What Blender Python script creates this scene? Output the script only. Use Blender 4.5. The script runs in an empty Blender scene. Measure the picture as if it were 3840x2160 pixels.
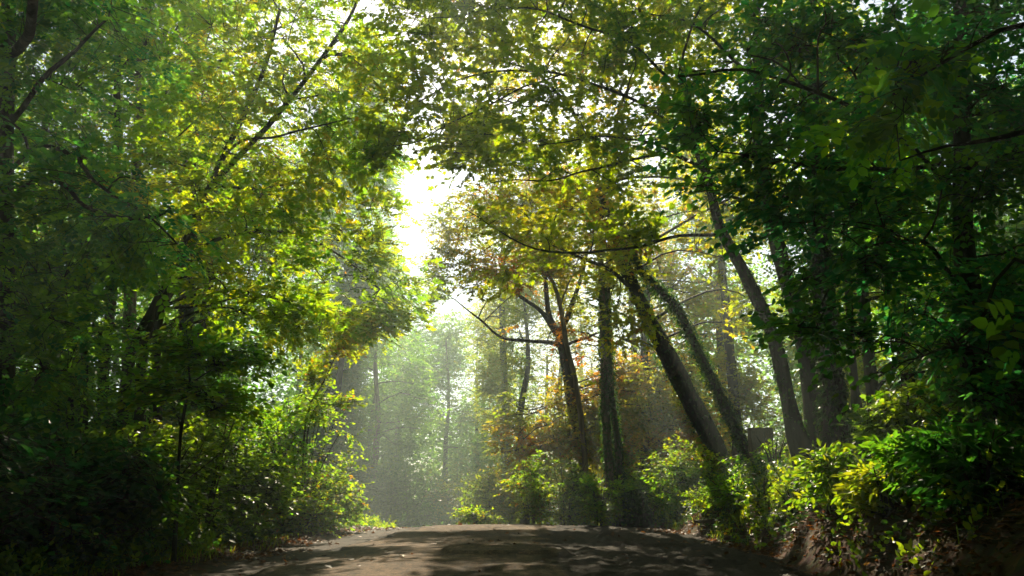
import bpy, math, zlib
import numpy as np
from mathutils import Vector

S = bpy.context.scene
COL = S.collection
R = math.radians

# ------------------------------------------------------------------ camera, sky, sun, exposure
FPX, CX, CY = 804.0, 512.0, 288.0            # focal length and centre in 1024 x 576 pixels
PITCH = R(14.8)
CAM = np.array([0.0, 0.0, 1.1])
cd = bpy.data.cameras.new("camera"); cam = bpy.data.objects.new("camera", cd); COL.objects.link(cam)
cd.sensor_width = 36.0; cd.lens = FPX / 1024 * 36.0
cd.clip_start = 0.05; cd.clip_end = 2000
cam.location = CAM; cam.rotation_euler = (R(90) + PITCH, 0, 0)
S.camera = cam

SUN_EL, SUN_AZ = R(40), R(-3)                # azimuth from +Y, negative = to the left
SUNV = np.array([math.sin(SUN_AZ) * math.cos(SUN_EL), math.cos(SUN_AZ) * math.cos(SUN_EL), math.sin(SUN_EL)])
W = bpy.data.worlds.new("World"); S.world = W; W.use_nodes = True
wn = W.node_tree.nodes; wl = W.node_tree.links
sky = wn.new("ShaderNodeTexSky"); sky.sky_type = 'NISHITA'; sky.sun_disc = False
sky.sun_elevation = SUN_EL; sky.sun_rotation = SUN_AZ
sky.dust_density = 1.0; sky.air_density = 1.0; sky.ozone_density = 1.0
wl.new(sky.outputs[0], wn["Background"].inputs[0]); wn["Background"].inputs[1].default_value = 0.05
ld = bpy.data.lights.new("sun", 'SUN'); ld.energy = 5.0; ld.angle = R(0.5); ld.color = (1.0, 0.86, 0.62)
sun = bpy.data.objects.new("sun", ld); COL.objects.link(sun)
sun.rotation_euler = Vector(SUNV).to_track_quat('Z', 'Y').to_euler(); sun.location = (0, 0, 60)
S.view_settings.view_transform = 'Standard'; S.view_settings.look = 'None'
S.view_settings.gamma = 1.0; S.view_settings.exposure = 1.55
S.render.engine = 'CYCLES'
c = S.cycles
c.max_bounces = 7; c.diffuse_bounces = 4; c.glossy_bounces = 2; c.transmission_bounces = 4
c.volume_bounces = 0; c.transparent_max_bounces = 4; c.use_denoising = True
c.sample_clamp_indirect = 4.0; c.caustics_reflective = False; c.caustics_refractive = False

HAZE_DENSITY = 0.0037

# ------------------------------------------------------------------ small helpers
def at(px, py, y):
    """world point whose picture position is (px, py) at distance y along +Y"""
    u, v = (px - CX) / FPX, (CY - py) / FPX
    d = np.array([u, math.cos(PITCH) - v * math.sin(PITCH), math.sin(PITCH) + v * math.cos(PITCH)])
    return CAM + d * (y / d[1])

def rng_of(s): return np.random.default_rng(zlib.crc32(s.encode()))
def unit(v): return v / np.maximum(np.linalg.norm(v, axis=-1, keepdims=True), 1e-9)
def sstep(a, b, x):
    t = np.clip((x - a) / (b - a), 0, 1); return t * t * (3 - 2 * t)

_nr = np.random.default_rng(5)
_NK = [(_nr.normal(0, 1, (3, 7)), _nr.uniform(0, 6.28, 7)) for _ in range(4)]
def noise(p, f=1.0, k=0):
    K, ph = _NK[k % 4]
    return np.sin(np.asarray(p) @ K * f + ph).sum(-1) / 3.2          # about -1..1

def resample(pts, radii, step=0.25):
    """Catmull-Rom through control points -> dense points and radii"""
    P = np.array(pts, float); r = np.array(radii, float)
    if len(r) != len(P): r = np.interp(np.linspace(0, 1, len(P)), np.linspace(0, 1, len(r)), r)
    Q = np.vstack([2 * P[0] - P[1], P, 2 * P[-1] - P[-2]])
    out, rr = [], []
    for i in range(len(P) - 1):
        n = max(2, int(np.linalg.norm(P[i + 1] - P[i]) / step))
        t = np.linspace(0, 1, n, endpoint=False)[:, None]
        a, b, c_, d = Q[i], Q[i + 1], Q[i + 2], Q[i + 3]
        out.append(0.5 * (2 * b + (c_ - a) * t + (2 * a - 5 * b + 4 * c_ - d) * t ** 2 + (3 * b - a - 3 * c_ + d) * t ** 3))
        rr.append(r[i] + (r[i + 1] - r[i]) * t[:, 0])
    out.append(P[-1:]); rr.append(r[-1:])
    return np.vstack(out), np.concatenate(rr)

class Geo:
    """collects vertices and polygons (any size), builds ONE mesh"""
    def __init__(s): s.v = []; s.f = []; s.m = []; s.t = []; s.n = 0
    def add(s, V, F, mat=0, tint=0.5):
        V = np.asarray(V, np.float32).reshape(-1, 3); F = np.asarray(F, np.int32)
        if len(V) == 0: return
        s.v.append(V); s.f.append(F + s.n); s.m.append(np.full(len(F), mat, np.int32))
        s.t.append(np.full(len(V), tint, np.float32) if np.isscalar(tint) else np.asarray(tint, np.float32))
        s.n += len(V)
    def build(s, name, mats, parent=None, flat=False):
        me = bpy.data.meshes.new(name)
        V = np.vstack(s.v); me.vertices.add(len(V)); me.vertices.foreach_set("co", V.ravel())
        idx = np.concatenate([f.ravel() for f in s.f])
        tot = np.concatenate([np.full(len(f), f.shape[1], np.int32) for f in s.f])
        st = np.concatenate([[0], np.cumsum(tot)[:-1]]).astype(np.int32)
        me.loops.add(len(idx)); me.loops.foreach_set("vertex_index", idx)
        me.polygons.add(len(tot)); me.polygons.foreach_set("loop_start", st)
        me.polygons.foreach_set("material_index", np.concatenate(s.m))
        a = me.attributes.new("tint", 'FLOAT', 'POINT'); a.data.foreach_set("value", np.concatenate(s.t))
        for m in (mats if isinstance(mats, (list, tuple)) else [mats]): me.materials.append(m)
        me.update(calc_edges=True)
        if flat: me.shade_flat()
        o = bpy.data.objects.new(name, me); COL.objects.link(o)
        if parent is not None:
            o.parent = parent; o.matrix_parent_inverse = parent.matrix_basis.inverted()
        return o

def tubes(P, r, sides=6, cap=False):
    """P (N,S,3), r (N,S) -> verts, quads for N tubes at once"""
    P = np.asarray(P, float); r = np.asarray(r, float); N, Sg, _ = P.shape
    T = unit(np.gradient(P, axis=1))
    ref = np.where(np.abs(T[..., 2:3]) > 0.9, np.array([1.0, 0, 0]), np.array([0, 0, 1.0]))
    ref = np.broadcast_to(ref[:, :1], T.shape)
    A = unit(np.cross(T, ref)); B = np.cross(T, A)
    th = np.arange(sides) * 2 * math.pi / sides
    V = P[:, :, None] + r[:, :, None, None] * (np.cos(th)[None, None, :, None] * A[:, :, None] + np.sin(th)[None, None, :, None] * B[:, :, None])
    base = (np.arange(N) * Sg * sides)[:, None, None] + (np.arange(Sg - 1) * sides)[None, :, None]
    j = np.arange(sides)[None, None]; k = (j + 1) % sides
    F = np.stack([base + j, base + k, base + sides + k, base + sides + j], -1).reshape(-1, 4)
    return V.reshape(-1, 3), F

def obj_empty(name, loc):
    o = bpy.data.objects.new(name, None); COL.objects.link(o); o.location = [float(q) for q in loc]
    o.empty_display_size = 0.2
    return o
def tag(o, label=None, cat=None, group=None, kind=None):
    if label: o["label"] = label
    if cat: o["category"] = cat
    if group: o["group"] = group
    if kind: o["kind"] = kind
    return o

# ------------------------------------------------------------------ materials
def nmat(name):
    m = bpy.data.materials.new(name); m.use_nodes = True
    nt = m.node_tree; return m, nt, nt.nodes, nt.links, nt.nodes["Principled BSDF"]
def ramp(nodes, stops):
    r = nodes.new("ShaderNodeValToRGB"); e = r.color_ramp.elements
    while len(e) < len(stops): e.new(0.5)
    for q, (p, col) in zip(e, stops): q.position = p; q.color = (*col, 1)
    return r
def leaf_mat(name, refl, trans, fac=0.62, rough=0.5, spec=0.10):
    m, nt, N, L, b = nmat(name)
    at_ = N.new("ShaderNodeAttribute"); at_.attribute_name = "tint"
    r1 = ramp(N, refl); r2 = ramp(N, trans)
    L.new(at_.outputs["Fac"], r1.inputs[0]); L.new(at_.outputs["Fac"], r2.inputs[0])
    b.inputs["Roughness"].default_value = rough; b.inputs["Specular IOR Level"].default_value = spec
    L.new(r1.outputs[0], b.inputs["Base Color"])
    tr = N.new("ShaderNodeBsdfTranslucent"); L.new(r2.outputs[0], tr.inputs[0])
    mx = N.new("ShaderNodeMixShader"); mx.inputs[0].default_value = fac
    L.new(b.outputs[0], mx.inputs[1]); L.new(tr.outputs[0], mx.inputs[2])
    L.new(mx.outputs[0], N["Material Output"].inputs[0])
    return m
M = {}
# ramp position = tint: 0 dark, .5 usual, .85+ yellowing, 1 autumn; low for shaded plants, high for sunlit: light painted in
M['ash'] = leaf_mat('ash_leaf', [(0, (.004, .040, .022)), (.5, (.012, .062, .012)), (.85, (.05, .09, .005)), (1, (.14, .10, .005))],
                    [(0, (.04, .30, .05)), (.45, (.34, .64, .008)), (.85, (.66, .66, .004)), (1, (.60, .38, .006))])
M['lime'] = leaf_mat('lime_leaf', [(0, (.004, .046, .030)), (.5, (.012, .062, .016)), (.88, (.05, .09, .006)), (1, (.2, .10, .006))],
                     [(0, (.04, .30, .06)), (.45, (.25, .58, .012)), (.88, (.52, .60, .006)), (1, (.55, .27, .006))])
M['maple'] = leaf_mat('maple_leaf', [(0, (.008, .04, .010)), (.5, (.026, .06, .005)), (.85, (.07, .08, .005)), (1, (.2, .08, .006))],
                      [(0, (.14, .34, .010)), (.45, (.48, .64, .004)), (.85, (.66, .60, .005)), (1, (.6, .26, .005))])
M['beech'] = leaf_mat('autumn_beech_leaf', [(0, (.016, .055, .008)), (.4, (.05, .08, .006)), (.7, (.16, .085, .005)), (1, (.2, .05, .004))],
                      [(0, (.32, .50, .010)), (.4, (.56, .54, .008)), (.7, (.68, .36, .006)), (1, (.64, .18, .004))])
M['wood'] = leaf_mat('woodland_leaf', [(0, (.004, .038, .020)), (.5, (.012, .058, .012)), (1, (.04, .08, .008))],
                     [(0, (.07, .24, .02)), (.5, (.24, .50, .010)), (1, (.56, .58, .008))], spec=.05)
M['ivy'] = leaf_mat('ivy_leaf', [(0, (.006, .026, .012)), (.6, (.012, .045, .012)), (1, (.04, .08, .010))],
                    [(0, (.03, .13, .012)), (.6, (.08, .24, .010)), (1, (.26, .38, .010))], fac=.38, rough=.42, spec=.35)
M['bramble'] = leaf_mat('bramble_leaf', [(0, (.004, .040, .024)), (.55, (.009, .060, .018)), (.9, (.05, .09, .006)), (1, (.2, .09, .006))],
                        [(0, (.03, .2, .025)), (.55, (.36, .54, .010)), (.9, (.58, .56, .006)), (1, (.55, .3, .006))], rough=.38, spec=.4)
M['laurel'] = leaf_mat('laurel_leaf', [(0, (.010, .055, .022)), (.6, (.022, .08, .012)), (1, (.08, .12, .008))],
                       [(0, (.05, .27, .02)), (.6, (.18, .40, .010)), (1, (.45, .48, .008))], rough=.36, spec=.25)
M['grass'] = leaf_mat('grass_blade', [(0, (.012, .045, .006)), (.6, (.035, .08, .006)), (1, (.12, .11, .02))],
                      [(0, (.08, .28, .010)), (.6, (.36, .48, .008)), (1, (.5, .45, .03))])
M['litter'] = leaf_mat('fallen_leaf', [(0, (.02, .011, .006)), (.5, (.06, .026, .009)), (.8, (.15, .055, .010)), (1, (.2, .13, .02))],
                       [(0, (.06, .025, .008)), (.5, (.16, .06, .012)), (.8, (.3, .1, .014)), (1, (.4, .25, .03))], fac=.3, rough=.5)

def bark_mat(name, c1, c2, moss=(.03, .045, .015), mossamt=.4):
    m, nt, N, L, b = nmat(name)
    tc = N.new("ShaderNodeTexCoord"); mp = N.new("ShaderNodeMapping"); mp.inputs["Scale"].default_value = (8, 8, 1.4)
    L.new(tc.outputs["Object"], mp.inputs[0])
    n1 = N.new("ShaderNodeTexNoise"); n1.inputs["Scale"].default_value = 1.0; n1.inputs["Detail"].default_value = 7
    L.new(mp.outputs[0], n1.inputs["Vector"])
    n2 = N.new("ShaderNodeTexNoise"); n2.inputs["Scale"].default_value = 1.3; n2.inputs["Detail"].default_value = 5
    L.new(tc.outputs["Object"], n2.inputs["Vector"])
    r1 = ramp(N, [(.36, tuple(q * .55 for q in c1)), (.5, c1), (.64, c2)]); L.new(n1.outputs[0], r1.inputs[0])
    r2 = ramp(N, [(.45, (0, 0, 0)), (.65, (mossamt,) * 3)]); L.new(n2.outputs[0], r2.inputs[0])
    mx = N.new("ShaderNodeMixRGB"); mx.inputs[2].default_value = (*moss, 1)
    L.new(r2.outputs[0], mx.inputs[0]); L.new(r1.outputs[0], mx.inputs[1]); L.new(mx.outputs[0], b.inputs["Base Color"])
    bp = N.new("ShaderNodeBump"); bp.inputs["Strength"].default_value = 1.0; bp.inputs["Distance"].default_value = .09
    L.new(n1.outputs[0], bp.inputs["Height"]); L.new(bp.outputs[0], b.inputs["Normal"])
    b.inputs["Roughness"].default_value = .85; b.inputs["Specular IOR Level"].default_value = .25
    return m
M['bark'] = bark_mat('brown_bark', (.028, .018, .012), (.085, .056, .036), mossamt=.7)
M['bark_dark'] = bark_mat('dark_bark', (.018, .013, .01), (.06, .042, .028), mossamt=.6)
M['bark_pale'] = bark_mat('pale_grey_bark', (.12, .09, .065), (.27, .21, .15), mossamt=.3)
M['twig'] = bark_mat('twig_bark', (.03, .02, .012), (.07, .045, .028), mossamt=.1)

# asphalt: weathered left lane, paler worn strip in the middle, coarse chippings on the right
m, nt, N, L, b = nmat('weathered_asphalt'); M['road'] = m
tc = N.new("ShaderNodeTexCoord")
za = N.new("ShaderNodeAttribute"); za.attribute_name = "tint"        # 0 left lane, .5 worn strip, 1 chippings
n1 = N.new("ShaderNodeTexNoise"); n1.inputs["Scale"].default_value = 0.9; n1.inputs["Detail"].default_value = 8
n2 = N.new("ShaderNodeTexVoronoi"); n2.inputs["Scale"].default_value = 42
n3 = N.new("ShaderNodeTexNoise"); n3.inputs["Scale"].default_value = 90; n3.inputs["Detail"].default_value = 3
for n_ in (n1, n2, n3): L.new(tc.outputs["Object"], n_.inputs["Vector"])
rz = ramp(N, [(0, (.052, .034, .022)), (.36, (.135, .085, .050)), (.44, (.135, .085, .050)), (.8, (.040, .029, .021)), (1, (.012, .010, .008))])
L.new(za.outputs["Fac"], rz.inputs[0])
n4 = N.new('ShaderNodeTexNoise'); n4.inputs['Scale'].default_value = 9; n4.inputs['Detail'].default_value = 10; n4.inputs['Roughness'].default_value = .75; L.new(tc.outputs['Object'], n4.inputs['Vector'])
rn = ramp(N, [(.3, (.5,) * 3), (.7, (1.25,) * 3)]); L.new(n1.outputs[0], rn.inputs[0])
rs = ramp(N, [(.0, (1.5,) * 3), (.35, (.95,) * 3), (.8, (.55,) * 3)]); L.new(n2.outputs["Distance"], rs.inputs[0])
ma = N.new("ShaderNodeMixRGB"); ma.blend_type = 'MULTIPLY'; ma.inputs[0].default_value = 1
mp5 = N.new('ShaderNodeMapping'); mp5.inputs['Scale'].default_value = (2.6, .3, 1); L.new(tc.outputs['Object'], mp5.inputs[0]); n5 = N.new('ShaderNodeTexNoise'); n5.inputs['Scale'].default_value = 1.6; n5.inputs['Detail'].default_value = 8; n5.inputs['Roughness'].default_value = .7; L.new(mp5.outputs[0], n5.inputs['Vector'])
r5 = ramp(N, [(.36, (.42,) * 3), (.52, (1.0,) * 3), (.66, (1.35,) * 3)]); L.new(n5.outputs[0], r5.inputs[0]); md = N.new('ShaderNodeMixRGB'); md.blend_type = 'MULTIPLY'; md.inputs[0].default_value = .9
r4 = ramp(N, [(.36, (.25,) * 3), (.5, (.85,) * 3), (.66, (1.7,) * 3)]); L.new(n4.outputs[0], r4.inputs[0]); mc = N.new('ShaderNodeMixRGB'); mc.blend_type = 'MULTIPLY'; mc.inputs[0].default_value = .85
mb = N.new("ShaderNodeMixRGB"); mb.blend_type = 'MULTIPLY'; mb.inputs[0].default_value = .8
L.new(rz.outputs[0], ma.inputs[1]); L.new(rn.outputs[0], ma.inputs[2])
L.new(ma.outputs[0], mb.inputs[1]); L.new(rs.outputs[0], mb.inputs[2]); L.new(mb.outputs[0], mc.inputs[1]); L.new(r4.outputs[0], mc.inputs[2]); L.new(mc.outputs[0], md.inputs[1]); L.new(r5.outputs[0], md.inputs[2]); L.new(md.outputs[0], b.inputs["Base Color"])
ad = N.new("ShaderNodeMath"); ad.operation = 'MULTIPLY_ADD'; ad.inputs[1].default_value = 2.5
L.new(n4.outputs[0], ad.inputs[0]); L.new(n3.outputs[0], ad.inputs[2])
bp = N.new("ShaderNodeBump"); bp.inputs["Distance"].default_value = .03
zz = N.new("ShaderNodeMapRange"); zz.inputs[3].default_value = .35; zz.inputs[4].default_value = 1.0
L.new(za.outputs["Fac"], zz.inputs[0]); L.new(zz.outputs[0], bp.inputs["Strength"])
L.new(ad.outputs[0], bp.inputs["Height"]); L.new(bp.outputs[0], b.inputs["Normal"])
b.inputs["Roughness"].default_value = .85; b.inputs["Specular IOR Level"].default_value = .12

m, nt, N, L, b = nmat('forest_soil'); M['soil'] = m
tc = N.new("ShaderNodeTexCoord")
n1 = N.new("ShaderNodeTexNoise"); n1.inputs["Scale"].default_value = 2.2; n1.inputs["Detail"].default_value = 9
n2 = N.new("ShaderNodeTexVoronoi"); n2.inputs["Scale"].default_value = 16; n2.inputs["Randomness"].default_value = 1
for n_ in (n1, n2): L.new(tc.outputs["Object"], n_.inputs["Vector"])
r1 = ramp(N, [(.3, (.025, .017, .011)), (.55, (.055, .036, .022)), (.75, (.10, .062, .034))]); L.new(n1.outputs[0], r1.inputs[0])
mx = N.new("ShaderNodeMixRGB"); mx.blend_type = 'OVERLAY'; mx.inputs[0].default_value = .35
L.new(r1.outputs[0], mx.inputs[1]); L.new(n2.outputs["Color"], mx.inputs[2]); L.new(mx.outputs[0], b.inputs["Base Color"])
bp = N.new("ShaderNodeBump"); bp.inputs["Distance"].default_value = .05; bp.inputs["Strength"].default_value = .8
L.new(n1.outputs[0], bp.inputs["Height"]); L.new(bp.outputs[0], b.inputs["Normal"]); b.inputs["Roughness"].default_value = .95; b.inputs["Specular IOR Level"].default_value = .08

m, nt, N, L, b = nmat('weathered_timber'); M['timber'] = m
tc = N.new("ShaderNodeTexCoord"); mp = N.new("ShaderNodeMapping"); mp.inputs["Scale"].default_value = (30, 30, 3)
n1 = N.new("ShaderNodeTexNoise"); n1.inputs["Detail"].default_value = 6
L.new(tc.outputs["Object"], mp.inputs[0]); L.new(mp.outputs[0], n1.inputs["Vector"])
r1 = ramp(N, [(.3, (.05, .033, .022)), (.7, (.16, .11, .075))]); L.new(n1.outputs[0], r1.inputs[0]); L.new(r1.outputs[0], b.inputs["Base Color"])
bp = N.new("ShaderNodeBump"); bp.inputs["Distance"].default_value = .01; L.new(n1.outputs[0], bp.inputs["Height"]); L.new(bp.outputs[0], b.inputs["Normal"])
b.inputs["Roughness"].default_value = .85

# ------------------------------------------------------------------ terrain
def xc_(y): return -0.006 * np.maximum(np.minimum(y, 45) - 22, 0) ** 2 - 0.27 * np.maximum(y - 45, 0)
def road_z(x, y):
    y = np.asarray(y, float)
    z = np.where(y < 20, .5 * (1 - (1 - np.clip(y, -20, 20) / 20) ** 2), .5 - .004 * (np.minimum(y, 28) - 20) ** 2 - .065 * np.maximum(y - 28, 0))
    z = np.maximum(z, -1.6)
    return z - .0065 * (x - xc_(y)) ** 2 * (np.abs(x - xc_(y)) < 6) - .234 * (np.abs(x - xc_(y)) >= 6)
def bank_x(y): return np.interp(y, [7, 13, 20], [3.25, 3.85, 4.05])
def ground_z(x, y):
    x = np.asarray(x, float); y = np.asarray(y, float)
    dx = x - xc_(y); p = np.stack([x, y, 0 * x], -1)
    e = .2 * noise(p, .9, 1); rx = dx - bank_x(y) + e
    z = road_z(x, y) - .07 + .12 * np.maximum(sstep(3.55, 4.3, -dx + e), sstep(-.35, .25, rx))
    tl = .45 + .55 * sstep(25, 19, y)
    z = z + 2.3 * sstep(.5, 7, -dx - 4) * tl + .05 * np.maximum(-dx - 8, 0) * tl
    tr = .1 + .9 * sstep(25, 19, y)
    z = z + (2e-1 * sstep(.0, .6, rx) + 1.75 * np.clip(rx / 2.5, 0, 1) ** .9 + .65 * sstep(2.0, 5, rx)) * tr + .03 * np.maximum(dx - 8, 0)
    return z + .08 * noise(p, 1.1, 2) * sstep(.5, 1.8, np.maximum(rx, -dx - 3.9))
def grid_axis(lo, a, b, hi, fine, n):
    t = np.linspace(0, 1, n + 1)[1:] ** 2
    return np.concatenate([(a + (lo - a) * t)[::-1], np.arange(a, b, fine), b + (hi - b) * t])
def sheet(name, X, Y, Z, mat, tint=.5):
    nx, ny = len(X), len(Y)
    gx, gy = np.meshgrid(X, Y, indexing='ij')
    V = np.stack([gx, gy, Z(gx, gy)], -1).reshape(-1, 3)
    i = np.arange(nx - 1)[:, None] * ny + np.arange(ny - 1)[None]
    F = np.stack([i, i + ny, i + ny + 1, i + 1], -1).reshape(-1, 4)
    g = Geo(); g.add(V, F, 0, tint if np.isscalar(tint) else tint(gx, gy).ravel()); return g.build(name, mat)
tag(sheet('ground', grid_axis(-170, -14, 14, 170, .16, 26), grid_axis(-170, 2, 30, 170, .16, 26), ground_z, M['soil']), kind='structure')
def edge_l(y): return -2.35 - .05 * (20 - y) + .12 * np.sin(y * 1.7) + .07 * np.sin(y * 4.1)
def edge_r(y): return np.interp(y, [8, 11, 14, 18, 23], [.55, .45, .35, .8, 1.15]) + .1 * np.sin(y * 2.3) + .06 * np.sin(y * 6.1)
def road_surf(x, y):
    p = np.stack([x, y, 0 * x], -1)
    z = road_z(x, y) + .008 * noise(p, 1.6) + .004 * noise(p, 6, 1)
    z = z - .045 * sstep(.05, -.03, x - edge_l(y))                              # left lane lies a kerb-less step lower
    ch = sstep(-.05, .1, x - edge_r(y))
    z = z - .02 * ch + (.25 + .75 * ch) * (.016 * noise(p, 13, 2) + .012 * noise(p, 23, 3))   # coarse chippings
    n = .12 * noise(p, 3.1, 3)
    def slab(x0, x1, y0, y1, h): return h * sstep(-.04, .03, np.minimum(np.minimum(x - x0, x1 - x), np.minimum(y - y0, (y1 - y))) + n)
    z = z + slab(-.9, .75, 11.3, 12.6, .045) + slab(1.5, 2.75, 13.2, 13.7, .05) + slab(-.3, .9, 9.6, 10.1, .03) + slab(2.0, 3.0, 10.8, 11.1, .035)
    cr = np.abs(x - edge_l(y) - .06) ; z = z - .07 * sstep(.08, .0, cr) * (noise(p, 1.2, 1) > -.5)
    return z
def road_zone(x, y):
    p = np.stack([x, y, 0 * x], -1)
    z = .4 * sstep(-.04, .04, x - edge_l(y)) + .4 * sstep(-.06, .1, x - edge_r(y) + .1 * noise(p, 5, 2))
    cr = sstep(.13, .06, np.abs(x - edge_l(y) - .06 + .03 * noise(p, 7)) * .8) * (noise(p, 1.2, 1) > -.6)
    c2 = sstep(.12, .05, np.abs(y - 12.75 - .35 * np.sin(x * 1.3) - .1 * noise(p, 4, 1))) * (x > -1.2) * (x < 1.2)
    c3 = sstep(.1, .04, np.abs(y - 13.1 - .06 * noise(p, 4, 2))) * (x > 1.5) * (x < 2.8)
    return np.maximum(z, np.maximum(cr, np.maximum(c2, c3)))
RX = np.arange(-4.7, 4.75, .05)
RY = np.concatenate([np.arange(-30, 6, 1.0), np.arange(6, 26, .07)])
tag(sheet('road', RX, RY, road_surf, M['road'], road_zone), kind='structure')
# the road beyond the crest, bending left and down out of sight
g = Geo()
yy = np.linspace(25.93, 75, 60); oo = np.linspace(-4.0, 4.0, 13)
V = np.array([[xc_(y) + o, y, road_z(xc_(y) + o, y)] for y in yy for o in oo]); i = (np.arange(59) * 13)[:, None] + np.arange(12)[None]
g.add(V, np.stack([i, i + 1, i + 14, i + 13], -1).reshape(-1, 4), 0, 0.2); tag(g.build('road', M['road']), kind='structure')

# ------------------------------------------------------------------ leaves
TPL = {
 'rhomb': (np.array([[0, 0, 0], [.45, .3, .07], [1, 0, -.05], [.45, -.3, .07]]), [[0, 2, 1], [0, 3, 2]]),
 'ovate': (np.array([[0, 0, 0], [.22, .27, .06], [.6, .3, .06], [1, 0, -.06], [.6, -.3, .06], [.22, -.27, .06]]), [[0, 3, 2, 1], [0, 5, 4, 3]]),
 'round': (np.array([[.06, 0, 0], [0, .2, .05], [.2, .42, .13], [.6, .36, .08], [1.1, 0, -.16], [.6, -.36, .08], [.2, -.42, .13], [0, -.2, .05]]), [[0, 4, 3, 2, 1], [0, 7, 6, 5, 4]]),
 'maple': (np.array([[0, 0, 0], [.02, .36, .05], [.3, .24, .04], [.55, .58, .09], [.62, .2, .05], [1.05, 0, -.06],
                     [.62, -.2, .05], [.55, -.58, .09], [.3, -.24, .04], [.02, -.36, .05]]), [[0, 5, 4, 3, 2, 1], [0, 9, 8, 7, 6, 5]]),
 'lance': (np.array([[0, 0, 0], [.3, .17, .05], [.65, .15, .05], [1, 0, -.1], [.65, -.15, .05], [.3, -.17, .05]]), [[0, 3, 2, 1], [0, 5, 4, 3]]),
}
def put_leaves(g, P, A, Nn, size, kind, tint, mat=0):
    """P base, A axis, Nn normal-ish (all (n,3)); one leaf each"""
    if len(P) == 0: return
    A = unit(A); Nn = unit(Nn - (Nn * A).sum(-1, keepdims=True) * A); B = np.cross(Nn, A)
    T, F = TPL[kind]
    s = np.asarray(size)[:, None, None]
    V = P[:, None] + s * (T[None, :, 0:1] * A[:, None] + T[None, :, 1:2] * B[:, None] + T[None, :, 2:3] * Nn[:, None])
    Fa = (np.arange(len(P)) * len(T))[:, None, None] + np.array(F)[None]
    g.add(V.reshape(-1, 3), Fa.reshape(-1, len(F[0])), mat, np.repeat(tint, len(T)))

def sprays(rng, g, P, D, Ln, kind, size, k, tint, droop=.12, flat=.35, mat=0, pinnate=0):
    """leafy twigs: two ranks of leaves along each twig, blades roughly level"""
    n = len(P)
    if n == 0: return
    D = unit(D)
    up = np.array([0, 0, 1.0]) + rng.normal(0, flat, (n, 3))
    up = unit(up - (up * D).sum(-1, keepdims=True) * D); sd = np.cross(D, up)
    t = (np.linspace(.12, 1, k)[None] + rng.normal(0, .04, (n, k)))
    side = np.where(np.arange(k) % 2 == 0, 1.0, -1.0)[None] * np.ones((n, 1)); 
    ang = np.full((n, k), R(62)) - .35 * t; ang[:, -1] = .1
    ang = ang + rng.normal(0, .22, (n, k))
    pos = P[:, None] + D[:, None] * (Ln[:, None] * t)[..., None] - np.array([0, 0, 1.0]) * (droop * Ln[:, None] * t ** 2)[..., None]
    ax = sd[:, None] * (side * np.sin(ang))[..., None] + D[:, None] * np.cos(ang)[..., None]
    ax = ax + rng.normal(0, .16, (n, k, 3)); ax[..., 2] -= .22
    nm = up[:, None] + rng.normal(0, flat, (n, k, 3))
    tt = np.clip(tint[:, None] + rng.normal(0, .13, (n, k)), 0, 1)
    sz = size * rng.uniform(.65, 1.25, (n, k))
    pos, ax, nm, tt, sz = pos.reshape(-1, 3), unit(ax.reshape(-1, 3)), nm.reshape(-1, 3), tt.ravel(), sz.ravel()
    if pinnate:
        q = pinnate
        nm = unit(nm - (nm * ax).sum(-1, keepdims=True) * ax); sb = np.cross(ax, nm)
        u = np.linspace(.28, 1, q)
        s2 = np.where(np.arange(q) % 2 == 0, 1.0, -1.0); a2 = np.full(q, R(58)); a2[-1] = 0
        P2 = pos[:, None] + ax[:, None] * (sz[:, None] * 2.6 * u[None])[..., None] - np.array([0, 0, 1.0]) * (sz[:, None] * .5 * u[None] ** 2)[..., None]
        A2 = sb[:, None] * (s2 * np.sin(a2))[None, :, None] + ax[:, None] * np.cos(a2)[None, :, None] + rng.normal(0, .1, (len(pos), q, 3))
        N2 = np.repeat(nm[:, None], q, 1) + rng.normal(0, .15, (len(pos), q, 3))
        put_leaves(g, P2.reshape(-1, 3), A2.reshape(-1, 3), N2.reshape(-1, 3), np.repeat(sz, q), kind, np.repeat(tt, q), mat)
    else:
        put_leaves(g, pos, ax, nm, sz, kind, tt, mat)

# gaps cut in the leaf roof to let sun onto chosen spots: (point, radius, distance along the sunbeam that stays leafy)
SHAFTS = []
def shaft(p, r, keep=1.5): SHAFTS.append((np.array(p, float), r, keep))
for q in ((-.8, 19.2, .5, 1.4), (1.2, 19, .5, .7), (-.4, 21.5, .5, .8), (.9, 21, .5, .6), (-3.2, 20.5, .4, 1.3), (3.3, 20.5, .4, .5)): shaft(q[:3], q[3])
for q in ((0, 19, .5, 1.0), (-1.6, 18.8, .5, .7)): shaft(q[:3], q[3])
shaft(at(300, 430, 16.5), 1.0, 1.0); shaft(at(270, 480, 15), .8, .8); shaft(at(350, 485, 18.8), 1.5, 1.3); shaft(at(325, 430, 18), 1.3, 1.5); shaft(at(290, 470, 17), .8, 1.0); shaft(at(335, 455, 17.6), 1.1, .6); shaft(at(320, 510, 18), .9, .5); shaft(at(340, 380, 18), .9, 1.2)
shaft(at(390, 270, 17.5), 1.6, 1.6); shaft(at(380, 320, 17.8), 1.2, 1.5); shaft(at(330, 310, 17), 1.0, 1.6); shaft(at(330, 230, 17), 1.3, 1.8); shaft(at(260, 300, 15.5), .9, 1.5); shaft(at(300, 60, 19.5), 3.2, 2.6); shaft(at(350, 100, 18), 2, 2); shaft(at(230, 60, 18), 1.5, 2); shaft(at(250, 140, 18), 1.2, 2.5)
shaft(at(355, 255, 17), 1.3, 1.6); shaft(at(300, 280, 16), 1.0, 1.5); shaft(at(350, 510, 19.2), 1.2, .8); shaft(at(310, 500, 17.5), .9, .8)
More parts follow.
